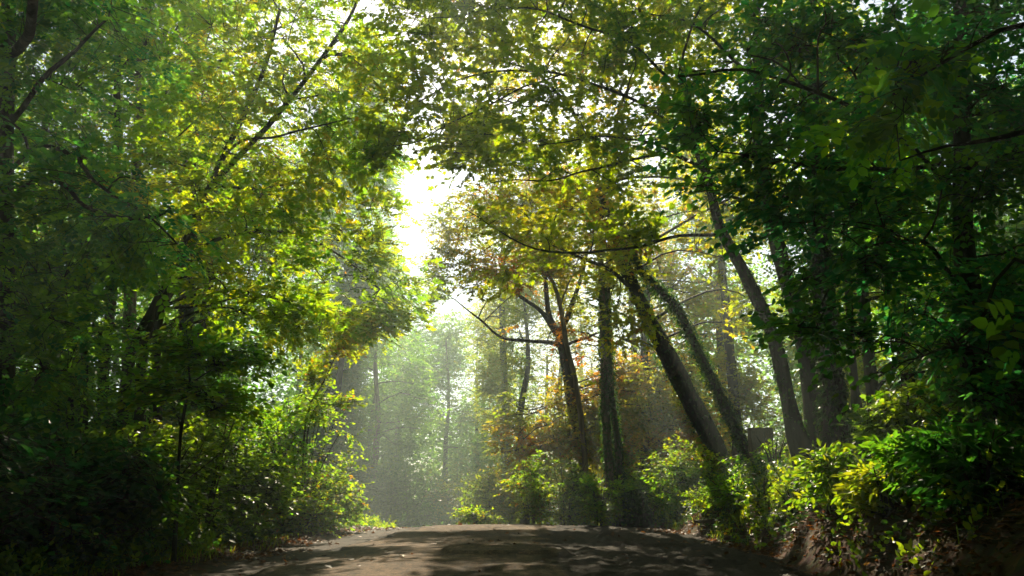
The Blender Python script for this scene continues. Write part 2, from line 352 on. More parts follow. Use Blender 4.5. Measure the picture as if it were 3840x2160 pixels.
shaft(at(380, 440, 33), .3, .5); shaft(at(430, 455, 33), 1.0, .5); shaft(at(470, 440, 33), .5, .5); shaft(at(415, 350, 34), 1.2, .5); shaft(at(350, 420, 36), .25, .5); shaft(at(404, 480, 30), .15, .5); shaft(at(452, 480, 30), .2, .5); shaft(at(445, 300, 36), 2.0, .5)
shaft(at(500, 390, 27), 1.5, 1.8); shaft(at(560, 400, 26.5), 1.6, 1.6); shaft(at(480, 290, 28), 2.2, 2.5); shaft(at(535, 420, 27), 1.0, 2); shaft(at(600, 200, 20), 1.6, 2.5); shaft(at(555, 235, 20), 1.3, 2.2); shaft(at(500, 90, 21), 3, 2.0); shaft(at(620, 60, 21), 2.5, 2); shaft(at(650, 180, 20.5), 1.2, 2)
shaft(at(705, 500, 17.8), 1.6, .4); shaft(at(740, 478, 17.5), 1.2, .4); shaft(at(790, 465, 15.5), 1.0, .4); shaft(at(895, 490, 10), .6, .5); shaft(at(830, 480, 11), .4, .4)
shaft(at(640, 330, 24), 1.2, 2.5); shaft(at(600, 480, 23), .5, 1.2); shaft(at(535, 475, 23.5), .5, .9); shaft(at(690, 465, 22), .8, 1); shaft(at(760, 330, 22), 1.0, 2)
for q in ((820, 518, 10.6), (870, 532, 9.2), (940, 520, 8), (785, 520, 12.6), (905, 550, 8.3), (990, 500, 7.5), (760, 500, 15.2), (845, 500, 10.6), (800, 490, 13)): shaft(at(*q), .35, .3)
def sun_cull(P):
    keep = np.ones(len(P), bool)
    w = .85 + .35 * noise(P, 1.3, 3)
    for T, r, k in SHAFTS:
        v = P - T; t = v @ SUNV; d = np.linalg.norm(v - t[:, None] * SUNV, axis=1)
        keep &= ~((t > k) & (d < r * w + .3))
    return keep

# ------------------------------------------------------------------ trees
def ball(rng, n):
    d = unit(rng.normal(0, 1, (n, 3))); return d * (rng.uniform(0, 1, n) ** .45)[:, None]
def nearest(P, K, up_pen=.9, chunk=1500):
    out = np.empty(len(P), int)
    for i in range(0, len(P), chunk):
        d = P[i:i + chunk, None] - K[None]
        c_ = np.sqrt((d ** 2).sum(-1)) + up_pen * np.maximum(-d[..., 2], 0)
        out[i:i + chunk] = c_.argmin(1)
    return out
def bend(A, B, n, lift, rng, wob=.06):
    t = np.linspace(0, 1, n)[None, :, None]; L_ = np.linalg.norm(B - A, axis=1)[:, None, None]
    w = rng.normal(0, 1, (len(A), 1, 3)) * wob * L_
    w2 = rng.normal(0, 1, (len(A), 1, 3)) * wob * .6 * L_
    return A[:, None] * (1 - t) + B[:, None] * t + (np.array([0, 0, 1.0]) * lift * L_ + w) * np.sin(t * math.pi) + w2 * np.sin(2 * t * math.pi)

LEAF = dict(
 ash=dict(mat='ash', kind='ovate', size=.09, k=4, tw=(.3, .7), pin=7, flat=.34, droop=.25, dens=.46),
 ashbig=dict(mat='ash', kind='ovate', size=.10, k=4, tw=(.3, .6), pin=7, flat=.35, droop=.3, dens=.5),
 lime=dict(mat='lime', kind='round', size=.092, k=8, tw=(.35, .8), pin=0, flat=.34, droop=.2, dens=1.15),
 maple=dict(mat='maple', kind='maple', size=.125, k=8, tw=(.3, .75), pin=0, flat=.36, droop=.12, dens=.8),
 beech=dict(mat='beech', kind='rhomb', size=.13, k=10, tw=(.4, .9), pin=0, flat=.36, droop=.1, dens=2.4),
 wood=dict(mat='wood', kind='rhomb', size=.19, k=9, tw=(.5, 1.2), pin=0, flat=.45, droop=.15, dens=4.0),
 bramble=dict(mat='bramble', kind='ovate', size=.095, k=9, tw=(.3, .8), pin=0, flat=.3, droop=.3, dens=2.2),
 shrub=dict(mat='lime', kind='ovate', size=.09, k=9, tw=(.3, .7), pin=0, flat=.3, droop=.15, dens=2.2),
 herb=dict(mat='lime', kind='ovate', size=.06, k=9, tw=(.2, .5), pin=0, flat=.35, droop=.15, dens=3.6),
 laurel=dict(mat='laurel', kind='lance', size=.135, k=7, tw=(.18, .35), pin=0, flat=.5, droop=.05, dens=2.0),
)
def make_tree(name, label, cat, trunks, limbs=(), blobs=(), leaf='wood', bark='bark', ivy=0, ivy_top=99, group=None,
              tint=.42, tvar=.22, sub=18, cull=True, twig_stems=True, lift=.12, clump=.25, ivy_size=.07, crown_name='crown', trunk_name='trunk', sides=12, out=.5, rs=1.0):
    rng = rng_of(name + label)
    base = np.array(trunks[0][0][0], float)
    root = obj_empty(name, base); tag(root, label, cat, group)
    K, KR = [], []
    for lst, nm in ((trunks, trunk_name), (limbs, 'limb')):
        for pts, rad in lst:
            p, r = resample(pts, rad, .22)
            r = rs * r * (1 + .07 * noise(p, 2.5, 1))
            if nm == 'limb': r = r * .8; p = p + (.06 * np.clip(np.arange(len(p)) / 4, 0, 1))[:, None] * np.stack([noise(p, 2.2, 3), noise(p, 2.2, 1), noise(p, 3.1, 0)], -1)
            p = p + .12 * r[:, None] * np.stack([noise(p, 1.7, 0), noise(p, 1.7, 2), 0 * r], -1)
            if nm == 'trunk' and lst is trunks: r[:6] *= np.array([1.7, 1.55, 1.4, 1.25, 1.12, 1.05])[:len(r[:6])]
            V, F = tubes(p[None], r[None], sides)
            g = Geo(); V = V + (.05 * np.repeat(r, sides) * noise(V, 9, 3))[:, None] * unit(rng.normal(0, 1, V.shape)); g.add(V, F)
            g.build(nm, M[bark], root); K.append(p); KR.append(r)
    if ivy:
        g = Geo()
        for pts, rad in trunks:
            p, r = resample(pts, np.array(rad) * rs, .22); keep = p[:, 2] < ivy_top; p, r = p[keep], r[keep]
            if len(p) < 2: continue
            n = int(ivy * np.linalg.norm(np.diff(p, axis=0), axis=1).sum())
            u = rng.uniform(0, len(p) - 1.001, n); i = u.astype(int); f = (u - i)[:, None]
            C_ = p[i] * (1 - f) + p[i + 1] * f; rr = r[i]; T = unit(p[i + 1] - p[i])
            h = unit(rng.normal(0, 1, (n, 3))); h = unit(h - (h * T).sum(-1, keepdims=True) * T)
            off = rr + rng.uniform(.0, 1, n) ** 1.5 * (.03 + .12 * np.clip(noise(C_ + h * .3, 2.2, 1) + .4, 0, 1))
            P = C_ + h * off[:, None]
            ax = np.array([0, 0, -.7]) + rng.normal(0, .5, (n, 3)) + h * .35
            put_leaves(g, P, ax, h + np.array([0, 0, .5]) + rng.normal(0, .45, (n, 3)), ivy_size * rng.uniform(.6, 1.3, n), 'ovate', np.clip(rng.normal(.45, .22, n), 0, 1))
        if g.n: g.build('ivy', M['ivy'], root)
    if blobs:
        K0 = np.vstack(K); R0 = np.concatenate(KR)
        s = LEAF[leaf]; g = Geo()
        pts = []
        for (c_, r_, n) in blobs: pts.append(np.array(c_) + ball(rng, int(n * LEAF[leaf]['dens'])) * np.array(r_))
        Pt = np.vstack(pts)
        Pt = Pt[(noise(Pt, 1.5, 0) + .8 * noise(Pt, 3.2, 2)) > -.9 + rng.uniform(0, .9, len(Pt))]
        if cull: Pt = Pt[sun_cull(Pt)]
        Pt = Pt[Pt[:, 2] > ground_z(Pt[:, 0], Pt[:, 1]) + .03]
        # sub-branches in two rounds
        for frac, rmax in ((.3, .05), (.7, .022)):
            m_ = max(3, int(len(Pt) / sub * frac))
            E = Pt[rng.integers(0, len(Pt), m_)]
            i = nearest(E, K0); A = K0[i]
            d = np.linalg.norm(E - A, axis=1)
            r0 = np.minimum(R0[i] * .7, np.minimum(rmax, .010 + .012 * d))
            pp = bend(A, E, 7, lift, rng)
            rr = r0[:, None] * np.linspace(1, .35, 7)[None]
            V, F = tubes(pp, rr, 5); g.add(V, F, 1)
            K0 = np.vstack([K0, pp[:, 1:].reshape(-1, 3)]); R0 = np.concatenate([R0, rr[:, 1:].ravel()])
        i = nearest(Pt, K0, .5); A = K0[i]
        cen = K0[:len(np.vstack(K))].mean(0)
        D = unit(Pt - A) + out * unit((Pt - cen) * np.array([1, 1, .15])) + rng.normal(0, .25, Pt.shape)
        D[:, 2] *= .55; D = unit(D)
        Ln = rng.uniform(*s['tw'], len(Pt))
        St = Pt - D * Ln[:, None] * .5
        if twig_stems:
            pp = np.stack([A, (A * .45 + St * .55) + np.array([0, 0, .03]), St, St + D * Ln[:, None] * .9 - np.array([0, 0, 1.0]) * (s['droop'] * .8 * Ln)[:, None]], 1)
            d_ = np.linalg.norm(St - A, axis=1); ok = d_ < 1.6
            rr = np.broadcast_to(np.array([.006, .005, .004, .002]), (len(Pt), 4))
            V, F = tubes(pp[ok], rr[ok], 3); g.add(V, F, 1)
        tw = np.clip(tint + tvar * (noise(Pt, .9, 1) * .8 + clump * noise(Pt, 2.6, 3)), 0, 1)
        sprays(rng, g, St, D, Ln, s['kind'], s['size'], s['k'], tw, s['droop'], s['flat'], 0, s['pin'])
        g.build(crown_name, [M[s['mat']], M['twig']], root)
    return root

def B(px, py, y, rx, ry, rz, n): return (at(px, py, y), (rx, ry, rz), n)
def T(*q): return [at(*p) for p in q]
KD = 1.24
def BK(px, py, y, rx, ry, rz, n): return B(px, py, y * KD, rx * 1.2, ry * 1.2, rz * 1.2, n * 1.2)
def TK(*q): return T(*[(a, b, y * KD) for a, b, y in q])
def foot(px, y, dz=-.1):
    """a point on the ground at picture column px and distance y"""
    x = (px - CX) / FPX * y * 1.0
    for _ in range(6):
        z = float(ground_z(np.array(x), np.array(y))); h = z - CAM[2]
        depth = y * math.cos(PITCH) + h * math.sin(PITCH); x = (px - CX) / FPX * depth
    return np.array([x, y, float(ground_z(np.array(x), np.array(y))) + dz])

# ---- left side
make_tree('ash_tree', 'brown ash with slender stems leaning right across the left canopy towards the sky gap', 'tree',
  [([foot(122, 16), *T((127, 373, 16), (155, 305, 16), (178, 258, 16), (222, 160, 16.5), (262, 75, 17), (280, 10, 17))], (0.118, 0.104, 0.089, 0.081, 0.067, 0.052, 0.037)),
   ([foot(140, 15.5), *T((142, 365, 15.5), (163, 305, 15.5), (183, 268, 15.8), (215, 185, 16.5), (274, 119, 17), (346, 24, 17.5), (362, -20, 17.6))], (0.111, 0.096, 0.089, 0.081, 0.067, 0.059, 0.044, 0.030)),
   ([foot(160, 15.2), *T((158, 330, 15.2), (176, 280, 15.2), (182, 262, 15.4), (200, 215, 15.6), (225, 150, 15.7))], (0.089, 0.074, 0.067, 0.059, 0.044, 0.030))],
  limbs=[(T((183, 268, 15.8), (215, 240, 16), (270, 232, 16.8), (330, 250, 17.5), (380, 290, 17.8)), (.06, .02)),
         (T((215, 185, 16.5), (255, 190, 16.8), (310, 185, 17.2), (372, 205, 17.6)), (.05, .015)),
         (T((222, 160, 16.5), (240, 145, 16), (300, 130, 16), (360, 120, 16)), (.05, .015))],
  blobs=[B(385, 265, 17.6, 1.0, 1.3, 1.0, 330), B(395, 305, 17.8, .55, .9, .6, 150), B(350, 285, 17, 1.3, 1.4, .9, 420), B(345, 215, 17.2, 1.4, 1.5, 1.1, 430),
         B(300, 250, 16.4, 1.4, 1.5, 1.1, 430), B(290, 170, 16.6, 1.5, 1.6, 1.2, 430), B(345, 145, 17, 1.1, 1.4, 1.0, 280), B(240, 220, 15.6, 1.4, 1.4, 1.1, 400),
         B(230, 290, 15, 1.3, 1.3, .8, 300), B(285, 305, 16, 1.2, 1.2, .6, 280), B(220, 120, 16, 1.6, 1.6, 1.2, 400), B(290, 90, 17, 1.6, 1.7, 1.3, 400), B(330, 40, 17.5, 1.5, 1.7, 1.2, 300),
         B(240, 30, 16.5, 1.7, 1.8, 1.3, 380), B(180, 170, 15, 1.3, 1.4, 1.0, 320), B(350, 325, 17.5, .9, .9, .4, 150), B(372, 200, 17.6, .8, .9, .6, 160), B(382, 100, 17.6, .8, .9, .7, 170), B(375, 55, 17.8, .9, .9, .7, 180), B(270, 0, 18, 1.6, 1.2, .8, 240), B(375, 150, 17.4, .7, .9, .6, 120), B(340, 305, 17.2, 1.2, 1.0, .6, 130), B(300, 330, 16.5, 1.1, 1, .5, 130), B(375, 318, 17.6, .8, .8, .4, 90)],
  leaf='ash', bark='bark', tint=.6)
make_tree('ash_tree', 'upright dark trunk rising bare from the thicket, left of the leaning ash stems', 'tree',
  [([foot(103, 17), *T((105, 362, 17), (112, 300, 17), (116, 200, 17), (117, 60, 17.2), (116, -40, 17.4))], (0.126, 0.118, 0.104, 0.089, 0.074, 0.052))],
  limbs=[(T((116, 200, 17), (150, 165, 16.5), (200, 120, 16.2)), (.05, .02)), (T((117, 120, 17.1), (70, 80, 16.6), (20, 70, 16)), (.05, .02))],
  blobs=[B(100, 60, 16.5, 2, 1.8, 1.5, 420), B(40, 60, 16, 1.8, 1.8, 1.5, 380), B(150, 60, 16.8, 1.8, 1.8, 1.4, 380), B(90, 150, 16, 1.8, 1.6, 1.3, 380), B(30, 160, 15.5, 1.6, 1.6, 1.3, 300), B(140, 10, 17, 2, 2, 1.3, 300)],
  leaf='ash', bark='bark', tint=.4)
make_tree('ash_tree', 'tall grey-brown trunk catching light near the top left, between dark leaves', 'tree',
  [([foot(128, 21), *T((130, 300, 21), (136, 190, 21), (140, 90, 21.2), (146, 10, 21.4), (150, -40, 21.5))], (0.178, 0.155, 0.133, 0.118, 0.096, 0.074))],
  limbs=[(T((138, 130, 21), (180, 80, 20.5), (220, 60, 20.3), (290, 20, 20.4), (360, -10, 20.5)), (.08, .02)), (T((136, 190, 21), (190, 190, 21), (250, 200, 21)), (.06, .02))],
  blobs=[B(150, 40, 21, 2.6, 2.2, 1.8, 420), B(210, 70, 20.8, 2.2, 2, 1.6, 380), B(80, 100, 21, 2.4, 2, 1.8, 380), B(170, 130, 21, 2.2, 2, 1.5, 320), B(120, 180, 21, 2.2, 2, 1.5, 300), B(60, 200, 21, 2.2, 2, 1.5, 300),
         B(300, -110, 21, 3.6, 2.5, 1.6, 700), B(170, -90, 21, 3.4, 2.5, 1.6, 650), B(50, -60, 20, 3.2, 2.5, 1.8, 600), B(170, -10, 19.5, 2.4, 1.6, 1.2, 380), B(60, 10, 18.5, 2.2, 1.6, 1.2, 340), B(400, -70, 20.5, 2, 1.8, 1.2, 380), B(300, 15, 20.5, 2.6, 1.6, 1.5, 494), B(350, -45, 20.5, 2.4, 1.6, 1.4, 456), B(375, 25, 20.5, 1.6, 1.4, 1.1, 285), B(330, 90, 20, 1.8, 1.4, 1.1, 323), B(250, -40, 20.5, 2.6, 1.6, 1.5, 456), B(270, 170, 21, 2, 1.6, 1.3, 380), B(230, 240, 21, 2, 1.6, 1.3, 380), B(300, 250, 21.5, 1.4, 1.4, 1.2, 285)],  # blobs above the top edge are added to keep sun off the near air
  leaf='lime', bark='bark_pale', tint=.72)
make_tree('ash_tree', 'ivy-clad dark trunk behind the upper middle of the left canopy', 'tree',
  [([foot(185, 24), *T((186, 330, 24), (190, 200, 24), (193, 100, 24), (196, -20, 24))], (.24, .22, .18, .15, .1))],
  blobs=[B(190, 30, 24, 2.6, 2.2, 1.8, 380), B(250, 110, 24, 2.4, 2.2, 1.8, 380), B(240, 200, 24, 2.2, 2, 1.6, 330), B(160, 260, 24, 2.4, 2, 1.6, 330), B(280, 30, 24.5, 2.4, 2.2, 1.8, 330)],
  leaf='lime', bark='bark_dark', ivy=450, tint=.55)
make_tree('ash_tree', 'dark trunk standing at the left edge, its long bare limbs arching into the picture', 'tree',
  [([foot(4, 11.5), *T((2, 330, 11.5), (3, 200, 11.5), (6, 90, 11.6), (12, -60, 11.8))], (.17, .16, .14, .12, .1))],
  limbs=[(T((2, 215, 11.5), (30, 186, 11), (62, 187, 10.6), (85, 203, 10.3), (115, 217, 10), (152, 219, 9.8), (165, 212, 9.7)), (.05, .016)),
         (T((3, 175, 11.5), (40, 152, 10.9), (75, 157, 10.4), (98, 178, 10.1), (120, 200, 10), (145, 214, 9.9), (172, 245, 9.8)), (.045, .014)),
         (T((4, 130, 11.5), (60, 60, 11), (110, 20, 11)), (.06, .02)),
         ([at(6, 60, 11.6), (-6.5, 9.5, 7.5), (-6, 7.5, 8.3), (-5, 4.5, 8.8), (-4, 2.5, 9)], (.1, .03)), ([at(6, 60, 11.6), (-7.2, 7, 6.5), (-8, 3, 7), (-8, 1, 7)], (.09, .03))],
  blobs=[B(30, 30, 11, 1.5, 1.6, 1, 320), B(90, 20, 11.5, 1.5, 1.6, 1, 260), B(20, 120, 11, 1.1, 1.3, .9, 260), B(70, 180, 10.5, 1.1, 1.1, .7, 200), B(130, 235, 10, .9, .9, .6, 160), B(30, 250, 10.8, 1.1, 1.2, .9, 260), B(20, 330, 10.5, 1.1, 1.2, .8, 220),
         ((-6, 7, 8.5), (2.6, 3, 1.6), 330), ((-4.5, 3, 9), (3, 3, 1.6), 300), ((-8, 2, 7), (2.6, 3.5, 2.5), 300)],  # high blobs near the camera, out of view, added for shade
  leaf='ash', bark='bark_dark', tint=.32)
make_tree('hazel_tree', 'thin many-stemmed hazel low at left, behind the bramble bank in deep shade', 'tree',
  [([foot(70, 14.5), *T((72, 330, 14.5), (80, 270, 14.6), (92, 200, 14.8))], (.07, .06, .05, .03)),
   ([foot(84, 14.8), *T((86, 330, 14.8), (96, 270, 15), (120, 215, 15.2))], (.07, .06, .05, .03)),
   ([foot(58, 14.6), *T((55, 330, 14.6), (50, 260, 14.6), (40, 200, 14.6))], (.06, .05, .04, .03))],
  blobs=[B(60, 270, 14.2, 1.3, 1.3, 1, 300), B(110, 250, 14.4, 1.1, 1.2, 1, 260), B(20, 300, 14, 1.2, 1.3, 1, 260), B(80, 320, 13.8, 1, 1.1, .6, 160)],
  leaf='shrub', bark='bark_dark', tint=.4)

# ---- right side
make_tree('beech_tree', 'autumn beech with orange leaves and wide forking limbs right of the sky gap', 'tree',
  [([foot(577, 28), *T((574, 430, 28), (568, 385, 28), (562, 348, 28), (558, 330, 28))], (.23, .2, .175, .165, .165))],
  limbs=[(T((558, 335, 28), (539, 310, 28), (506, 284, 27.5), (491, 266, 27.3), (470, 255, 27)), (.15, .1, .06, .04, .02)),
         (T((559, 345, 28), (541, 340, 27.6), (504, 338, 27), (478, 318, 26.6), (450, 296, 26.5)), (.12, .09, .06, .04, .015)),
         (T((559, 332, 28), (567, 319, 28), (578, 291, 28), (585, 264, 28), (592, 235, 28)), (.16, .13, .1, .08, .05)),
         (T((558, 332, 28), (549, 315, 28.3), (547, 280, 28.4), (547, 240, 28.5), (545, 195, 28.5)), (.16, .13, .1, .08, .05)),
         (T((562, 348, 28), (585, 338, 27.5), (610, 335, 27), (640, 345, 26.6)), (.08, .06, .04, .02)),
         (T((547, 280, 28.4), (525, 250, 28), (505, 215, 27.8)), (.07, .04, .02)), (T((545, 195, 28.5), (525, 150, 28.3), (480, 115, 28.2), (445, 100, 28.2)), (.05, .035, .02, .01)), (T((545, 195, 28.5), (550, 140, 28.5), (555, 90, 28.5)), (.05, .03, .012))],
  blobs=[B(475, 285, 27, 2, 2, 1.2, 300), B(440, 270, 27, 1.0, 1.5, .8, 110), B(455, 315, 26.7, 1.4, 1.6, .8, 170), B(520, 330, 27, 1.8, 1.8, 1, 240), B(500, 375, 26.5, 1.6, 1.6, 1.2, 330), B(545, 400, 26.8, 1.8, 1.6, 1.2, 330),
         B(480, 350, 26.2, 1.2, 1.4, .8, 180), B(525, 440, 26, 1.2, 1.2, .7, 150), B(600, 380, 27.5, 1.6, 1.5, 1.4, 280), B(520, 270, 27.5, 2, 2, 1.4, 260), B(560, 250, 28, 2.4, 2.2, 1.6, 300), B(600, 290, 28, 2, 2, 1.6, 260),
         B(510, 215, 27.8, 2.2, 2, 1.4, 260), B(470, 225, 27.5, 1.6, 1.6, 1.2, 200), B(540, 190, 28.3, 2.4, 2.2, 1.5, 280), B(590, 440, 27, 1.4, 1.3, 1, 200), B(620, 340, 27.3, 1.6, 1.6, 1.2, 240), B(490, 405, 26, 1, 1.2, .8, 140), B(515, 415, 26.4, 1.3, 1.2, .8, 200), B(575, 440, 26.8, 1.3, 1.2, .8, 180), B(560, 370, 29, 2, 1.5, 1.3, 260), B(610, 420, 27.5, 1.4, 1.3, 1.1, 220), B(440, 110, 28, 1.5, 1.4, 1.0, 170), B(475, 140, 28, 1.5, 1.4, 1.0, 190), B(520, 125, 28, 1.7, 1.5, 1.1, 220), B(560, 110, 28, 1.7, 1.5, 1.1, 200), B(455, 85, 28.5, 1.6, 1.5, 1, 170), B(510, 85, 28.5, 1.8, 1.5, 1, 200), B(640, 400, 28, 1.4, 1.3, 1.2, 200)],
  leaf='beech', bark='bark', ivy=120, tint=.30, tvar=.42, clump=.6, sub=12)
make_tree('birch_tree', 'thin pale bent stem crossing in front of the autumn beech trunk', 'tree',
  [([foot(587, 26), *T((583, 440, 26), (575, 380, 26), (567, 345, 26), (559, 301, 26.2), (551, 279, 26.4), (540, 268, 26.6))], (.1, .09, .085, .08, .07, .06, .04))],
  limbs=[(T((560, 305, 26.2), (572, 280, 26.2), (580, 255, 26.3)), (.04, .02))],
  blobs=[B(545, 262, 26.5, 1.0, 1, .6, 70), B(580, 250, 26.4, 1, 1, .7, 70)], leaf='beech', bark='bark_pale', tint=.3)
make_tree('lime_tree', 'pale straight trunk sleeved in bright ivy, right of the autumn beech', 'tree',
  [([foot(612, 24), *T((609, 470, 24), (605, 400, 24), (604, 340, 24), (601, 280, 24), (599, 220, 24.2), (596, 150, 24.4))], (.15, .13, .12, .11, .1, .09, .06)),
   ([foot(622, 24.2), *T((618, 450, 24.2), (610, 380, 24.2), (607, 300, 24.2), (609, 250, 24.3), (613, 200, 24.4))], (.11, .1, .09, .09, .08, .05))],
  blobs=[B(620, 300, 23.5, 1.4, 1.4, 1.0, 200), B(645, 330, 23, 1.4, 1.4, 1, 240), B(610, 220, 24, 2, 2, 1.4, 260), B(650, 260, 23.5, 1.6, 1.6, 1.3, 260), B(630, 390, 23.5, 1.2, 1.2, 1, 180)],
  leaf='maple', bark='bark_pale', ivy=420, ivy_top=8.3, tint=.5)
make_tree('lime_tree', 'small ivy-wrapped trunk between the ivied pale trunk and the thick leaning one', 'tree',
  [([foot(646, 30), *T((645, 440, 30), (645, 370, 30), (646, 300, 30), (648, 230, 30))], (.24, .21, .19, .16, .1))],
  blobs=[B(650, 290, 30, 2, 2, 1.5, 260), B(680, 380, 30, 2.2, 2, 1.6, 330), B(640, 230, 30, 2.4, 2, 1.6, 280), B(690, 300, 30, 2.4, 2, 1.6, 300), B(670, 430, 29, 1.8, 1.6, 1.2, 260)],
  leaf='beech', bark='bark_dark', ivy=300, tint=.4, tvar=.4)
make_tree('oak_tree', 'thick brown trunk leaning left out of the bank, widest of the leaning trunks', 'tree',
  [([foot(730, 25), *T((722, 470, 25), (714, 445, 25), (692, 402, 24.6), (672, 365, 24), (656, 334, 23.4), (640, 300, 22.7), (620, 250, 21.7), (600, 190, 20.8))], (.36, .34, .31, .29, .27, .24, .19, .13, .07))],
  limbs=[(T((640, 300, 22.7), (610, 270, 20), (560, 250, 19.6), (520, 240, 19.5)), (.08, .02)), (T((620, 250, 21.7), (590, 200, 20), (540, 160, 19.6)), (.08, .02)), (T((600, 190, 20.8), (570, 110, 20.9), (520, 60, 21), (450, 10, 21)), (.09, .02)), (T((605, 205, 20.8), (620, 110, 21), (660, 40, 21), (700, -10, 21)), (.09, .02)),
         (T((672, 365, 24), (645, 345, 23), (620, 340, 22)), (.05, .02))],
  blobs=[B(640, 250, 20, 1.8, 1.8, 1.3, 330), B(590, 230, 19.6, 1.8, 1.8, 1.2, 330), B(540, 225, 19.4, 1.4, 1.6, 1.0, 220), B(600, 170, 20, 2, 2, 1.3, 330), B(540, 165, 19.7, 1.6, 1.8, 1.1, 240), B(660, 190, 20.5, 2, 2, 1.4, 330), B(680, 260, 20, 1.6, 1.6, 1.3, 280), B(620, 120, 20.8, 2.2, 2, 1.4, 280), B(630, 320, 19.6, 1.2, 1.2, .8, 150), B(700, 130, 20.8, 2.2, 2, 1.4, 280),
         B(450, -110, 21, 3, 2.4, 1.6, 600), B(580, -110, 21, 3.2, 2.4, 1.6, 650), B(720, -90, 21, 3.2, 2.4, 1.6, 650), B(860, -60, 20, 3, 2.4, 1.6, 550), B(800, 40, 20, 2, 1.6, 1.3, 320), B(560, -10, 20, 2, 1.4, .9, 300), B(470, -10, 20, 1.6, 1.3, .9, 220), B(660, 10, 20, 2, 1.4, 1, 300), B(440, 20, 21, 1.7, 1.4, 1.1, 285), B(500, 50, 21, 2, 1.6, 1.2, 418), B(570, 40, 21, 2.2, 1.6, 1.3, 494), B(640, 60, 21, 2.2, 1.6, 1.3, 494), B(480, 125, 20.5, 1.5, 1.4, .8, 228), B(440, -40, 21, 2, 1.5, 1.1, 380), B(530, -40, 21, 2.2, 1.6, 1.2, 456), B(620, -30, 21, 2.2, 1.6, 1.3, 456), B(710, 40, 21, 2.2, 1.6, 1.3, 494), B(750, 200, 21, 2, 1.6, 1.4, 456), B(720, 300, 21, 1.6, 1.5, 1.2, 342), B(500, 275, 20, 1.2, 1.2, .7, 171), B(500, 150, 22, 1.6, 1.2, .9, 260), B(560, 160, 22, 1.7, 1.3, 1.0, 330), B(615, 190, 21.6, 1.5, 1.2, .9, 260), B(520, 205, 22, 1.3, 1.1, .7, 200), B(570, 215, 21.6, 1.3, 1.1, .7, 200), B(470, 130, 22, 1.2, 1.1, .8, 160)],  # boughs higher than the view are added as shade for the near haze
  leaf='maple', bark='bark', ivy=190, tint=.62)
make_tree('sycamore_tree', 'slim dark ivy-wrapped trunk leaning steeply left, in front of the thick brown leaning one', 'tree',
  [([foot(756, 17.6 * KD), *TK((748, 455, 17.6), (734, 425, 17.6), (715, 385, 17.6), (695, 345, 17.6), (678, 310, 17.6), (655, 285, 17.6), (640, 268, 17.5), (622, 235, 17.4))], (.15, .14, .14, .135, .13, .13, .11, .09, .06))],
  blobs=[BK(630, 240, 17.4, .7, .8, .5, 60), BK(655, 300, 17.6, .6, .6, .5, 50)],
  leaf='maple', rs=.84, bark='bark_dark', ivy=520, tint=.75, ivy_size=.085)
make_tree('sycamore_tree', 'dark leaning trunk whose long bare limbs reach left across the sky gap', 'tree',
  [([foot(808, 13 * KD), *TK((798, 435, 13), (772, 335, 13), (746, 276, 13), (719, 225, 13), (706, 172, 13.1), (690, 130, 13.2), (680, 70, 13.4))], (.22, .2, .17, .15, .13, .12, .1, .06))],
  limbs=[(TK((704, 168, 13.1), (667, 154, 13), (633, 160, 12.8), (574, 176, 12.5), (541, 180, 12.3), (482, 186, 12)), (.06, .05, .04, .03, .025, .01)),
         (TK((724, 235, 13), (667, 240, 12.8), (607, 251, 12.6), (576, 253, 12.5), (539, 248, 12.3), (504, 231, 12.2), (467, 209, 12)), (.06, .05, .04, .035, .03, .02, .01)),
         (TK((706, 172, 13.1), (670, 150, 12.8), (640, 141, 12.5), (590, 140, 12), (540, 150, 11.6)), (.05, .015)),
         (TK((695, 145, 13.1), (640, 100, 12.6), (560, 75, 12), (470, 80, 11.4), (410, 110, 11)), (.06, .015)),
         (TK((684, 90, 13.4), (620, 40, 13), (520, 10, 12.4), (430, 20, 12)), (.06, .015)),
         (TK((560, 75, 12), (480, 110, 11.2), (420, 140, 10.8), (365, 150, 10.5)), (.03, .01))],
  blobs=[BK(400, 130, 10.7, .75, .8, .35, 60), BK(375, 155, 10.5, .45, .6, .25, 30), BK(455, 120, 11.2, .8, .9, .4, 65), BK(430, 80, 11.2, .8, .9, .4, 50), BK(500, 90, 11.8, .9, 1, .5, 70), BK(520, 140, 11.6, .9, 1, .45, 75), BK(480, 180, 12, .6, .8, .3, 60), BK(388, 95, 10.9, .6, .7, .3, 40), BK(460, 160, 11.4, .8, .8, .3, 50),
         BK(560, 110, 12, .9, 1, .5, 150), BK(570, 160, 12.3, .9, 1, .45, 130), BK(620, 130, 12.5, .9, 1, .5, 150), BK(640, 175, 12.7, .8, .9, .4, 100), BK(560, 235, 12.4, .8, .8, .35, 80), BK(500, 220, 12.1, .5, .6, .3, 45), BK(610, 60, 12.8, 1.2, 1.2, .6, 170), BK(520, 30, 12.4, 1.2, 1.2, .6, 170), BK(430, 30, 12, 1, 1.1, .5, 130), BK(680, 100, 13, 1, 1, .6, 150), BK(640, 230, 12.7, .8, .8, .4, 80), BK(470, -20, 12.6, 1.4, 1.5, .8, 200), BK(400, -10, 12.8, 1.2, 1.4, .7, 160), BK(560, -30, 13, 1.6, 1.6, .8, 220), BK(640, -30, 13.4, 1.6, 1.6, .8, 220)],
  leaf='maple', rs=.84, bark='bark_dark', ivy=160, tint=.45, cull=True, sub=9, lift=.05)
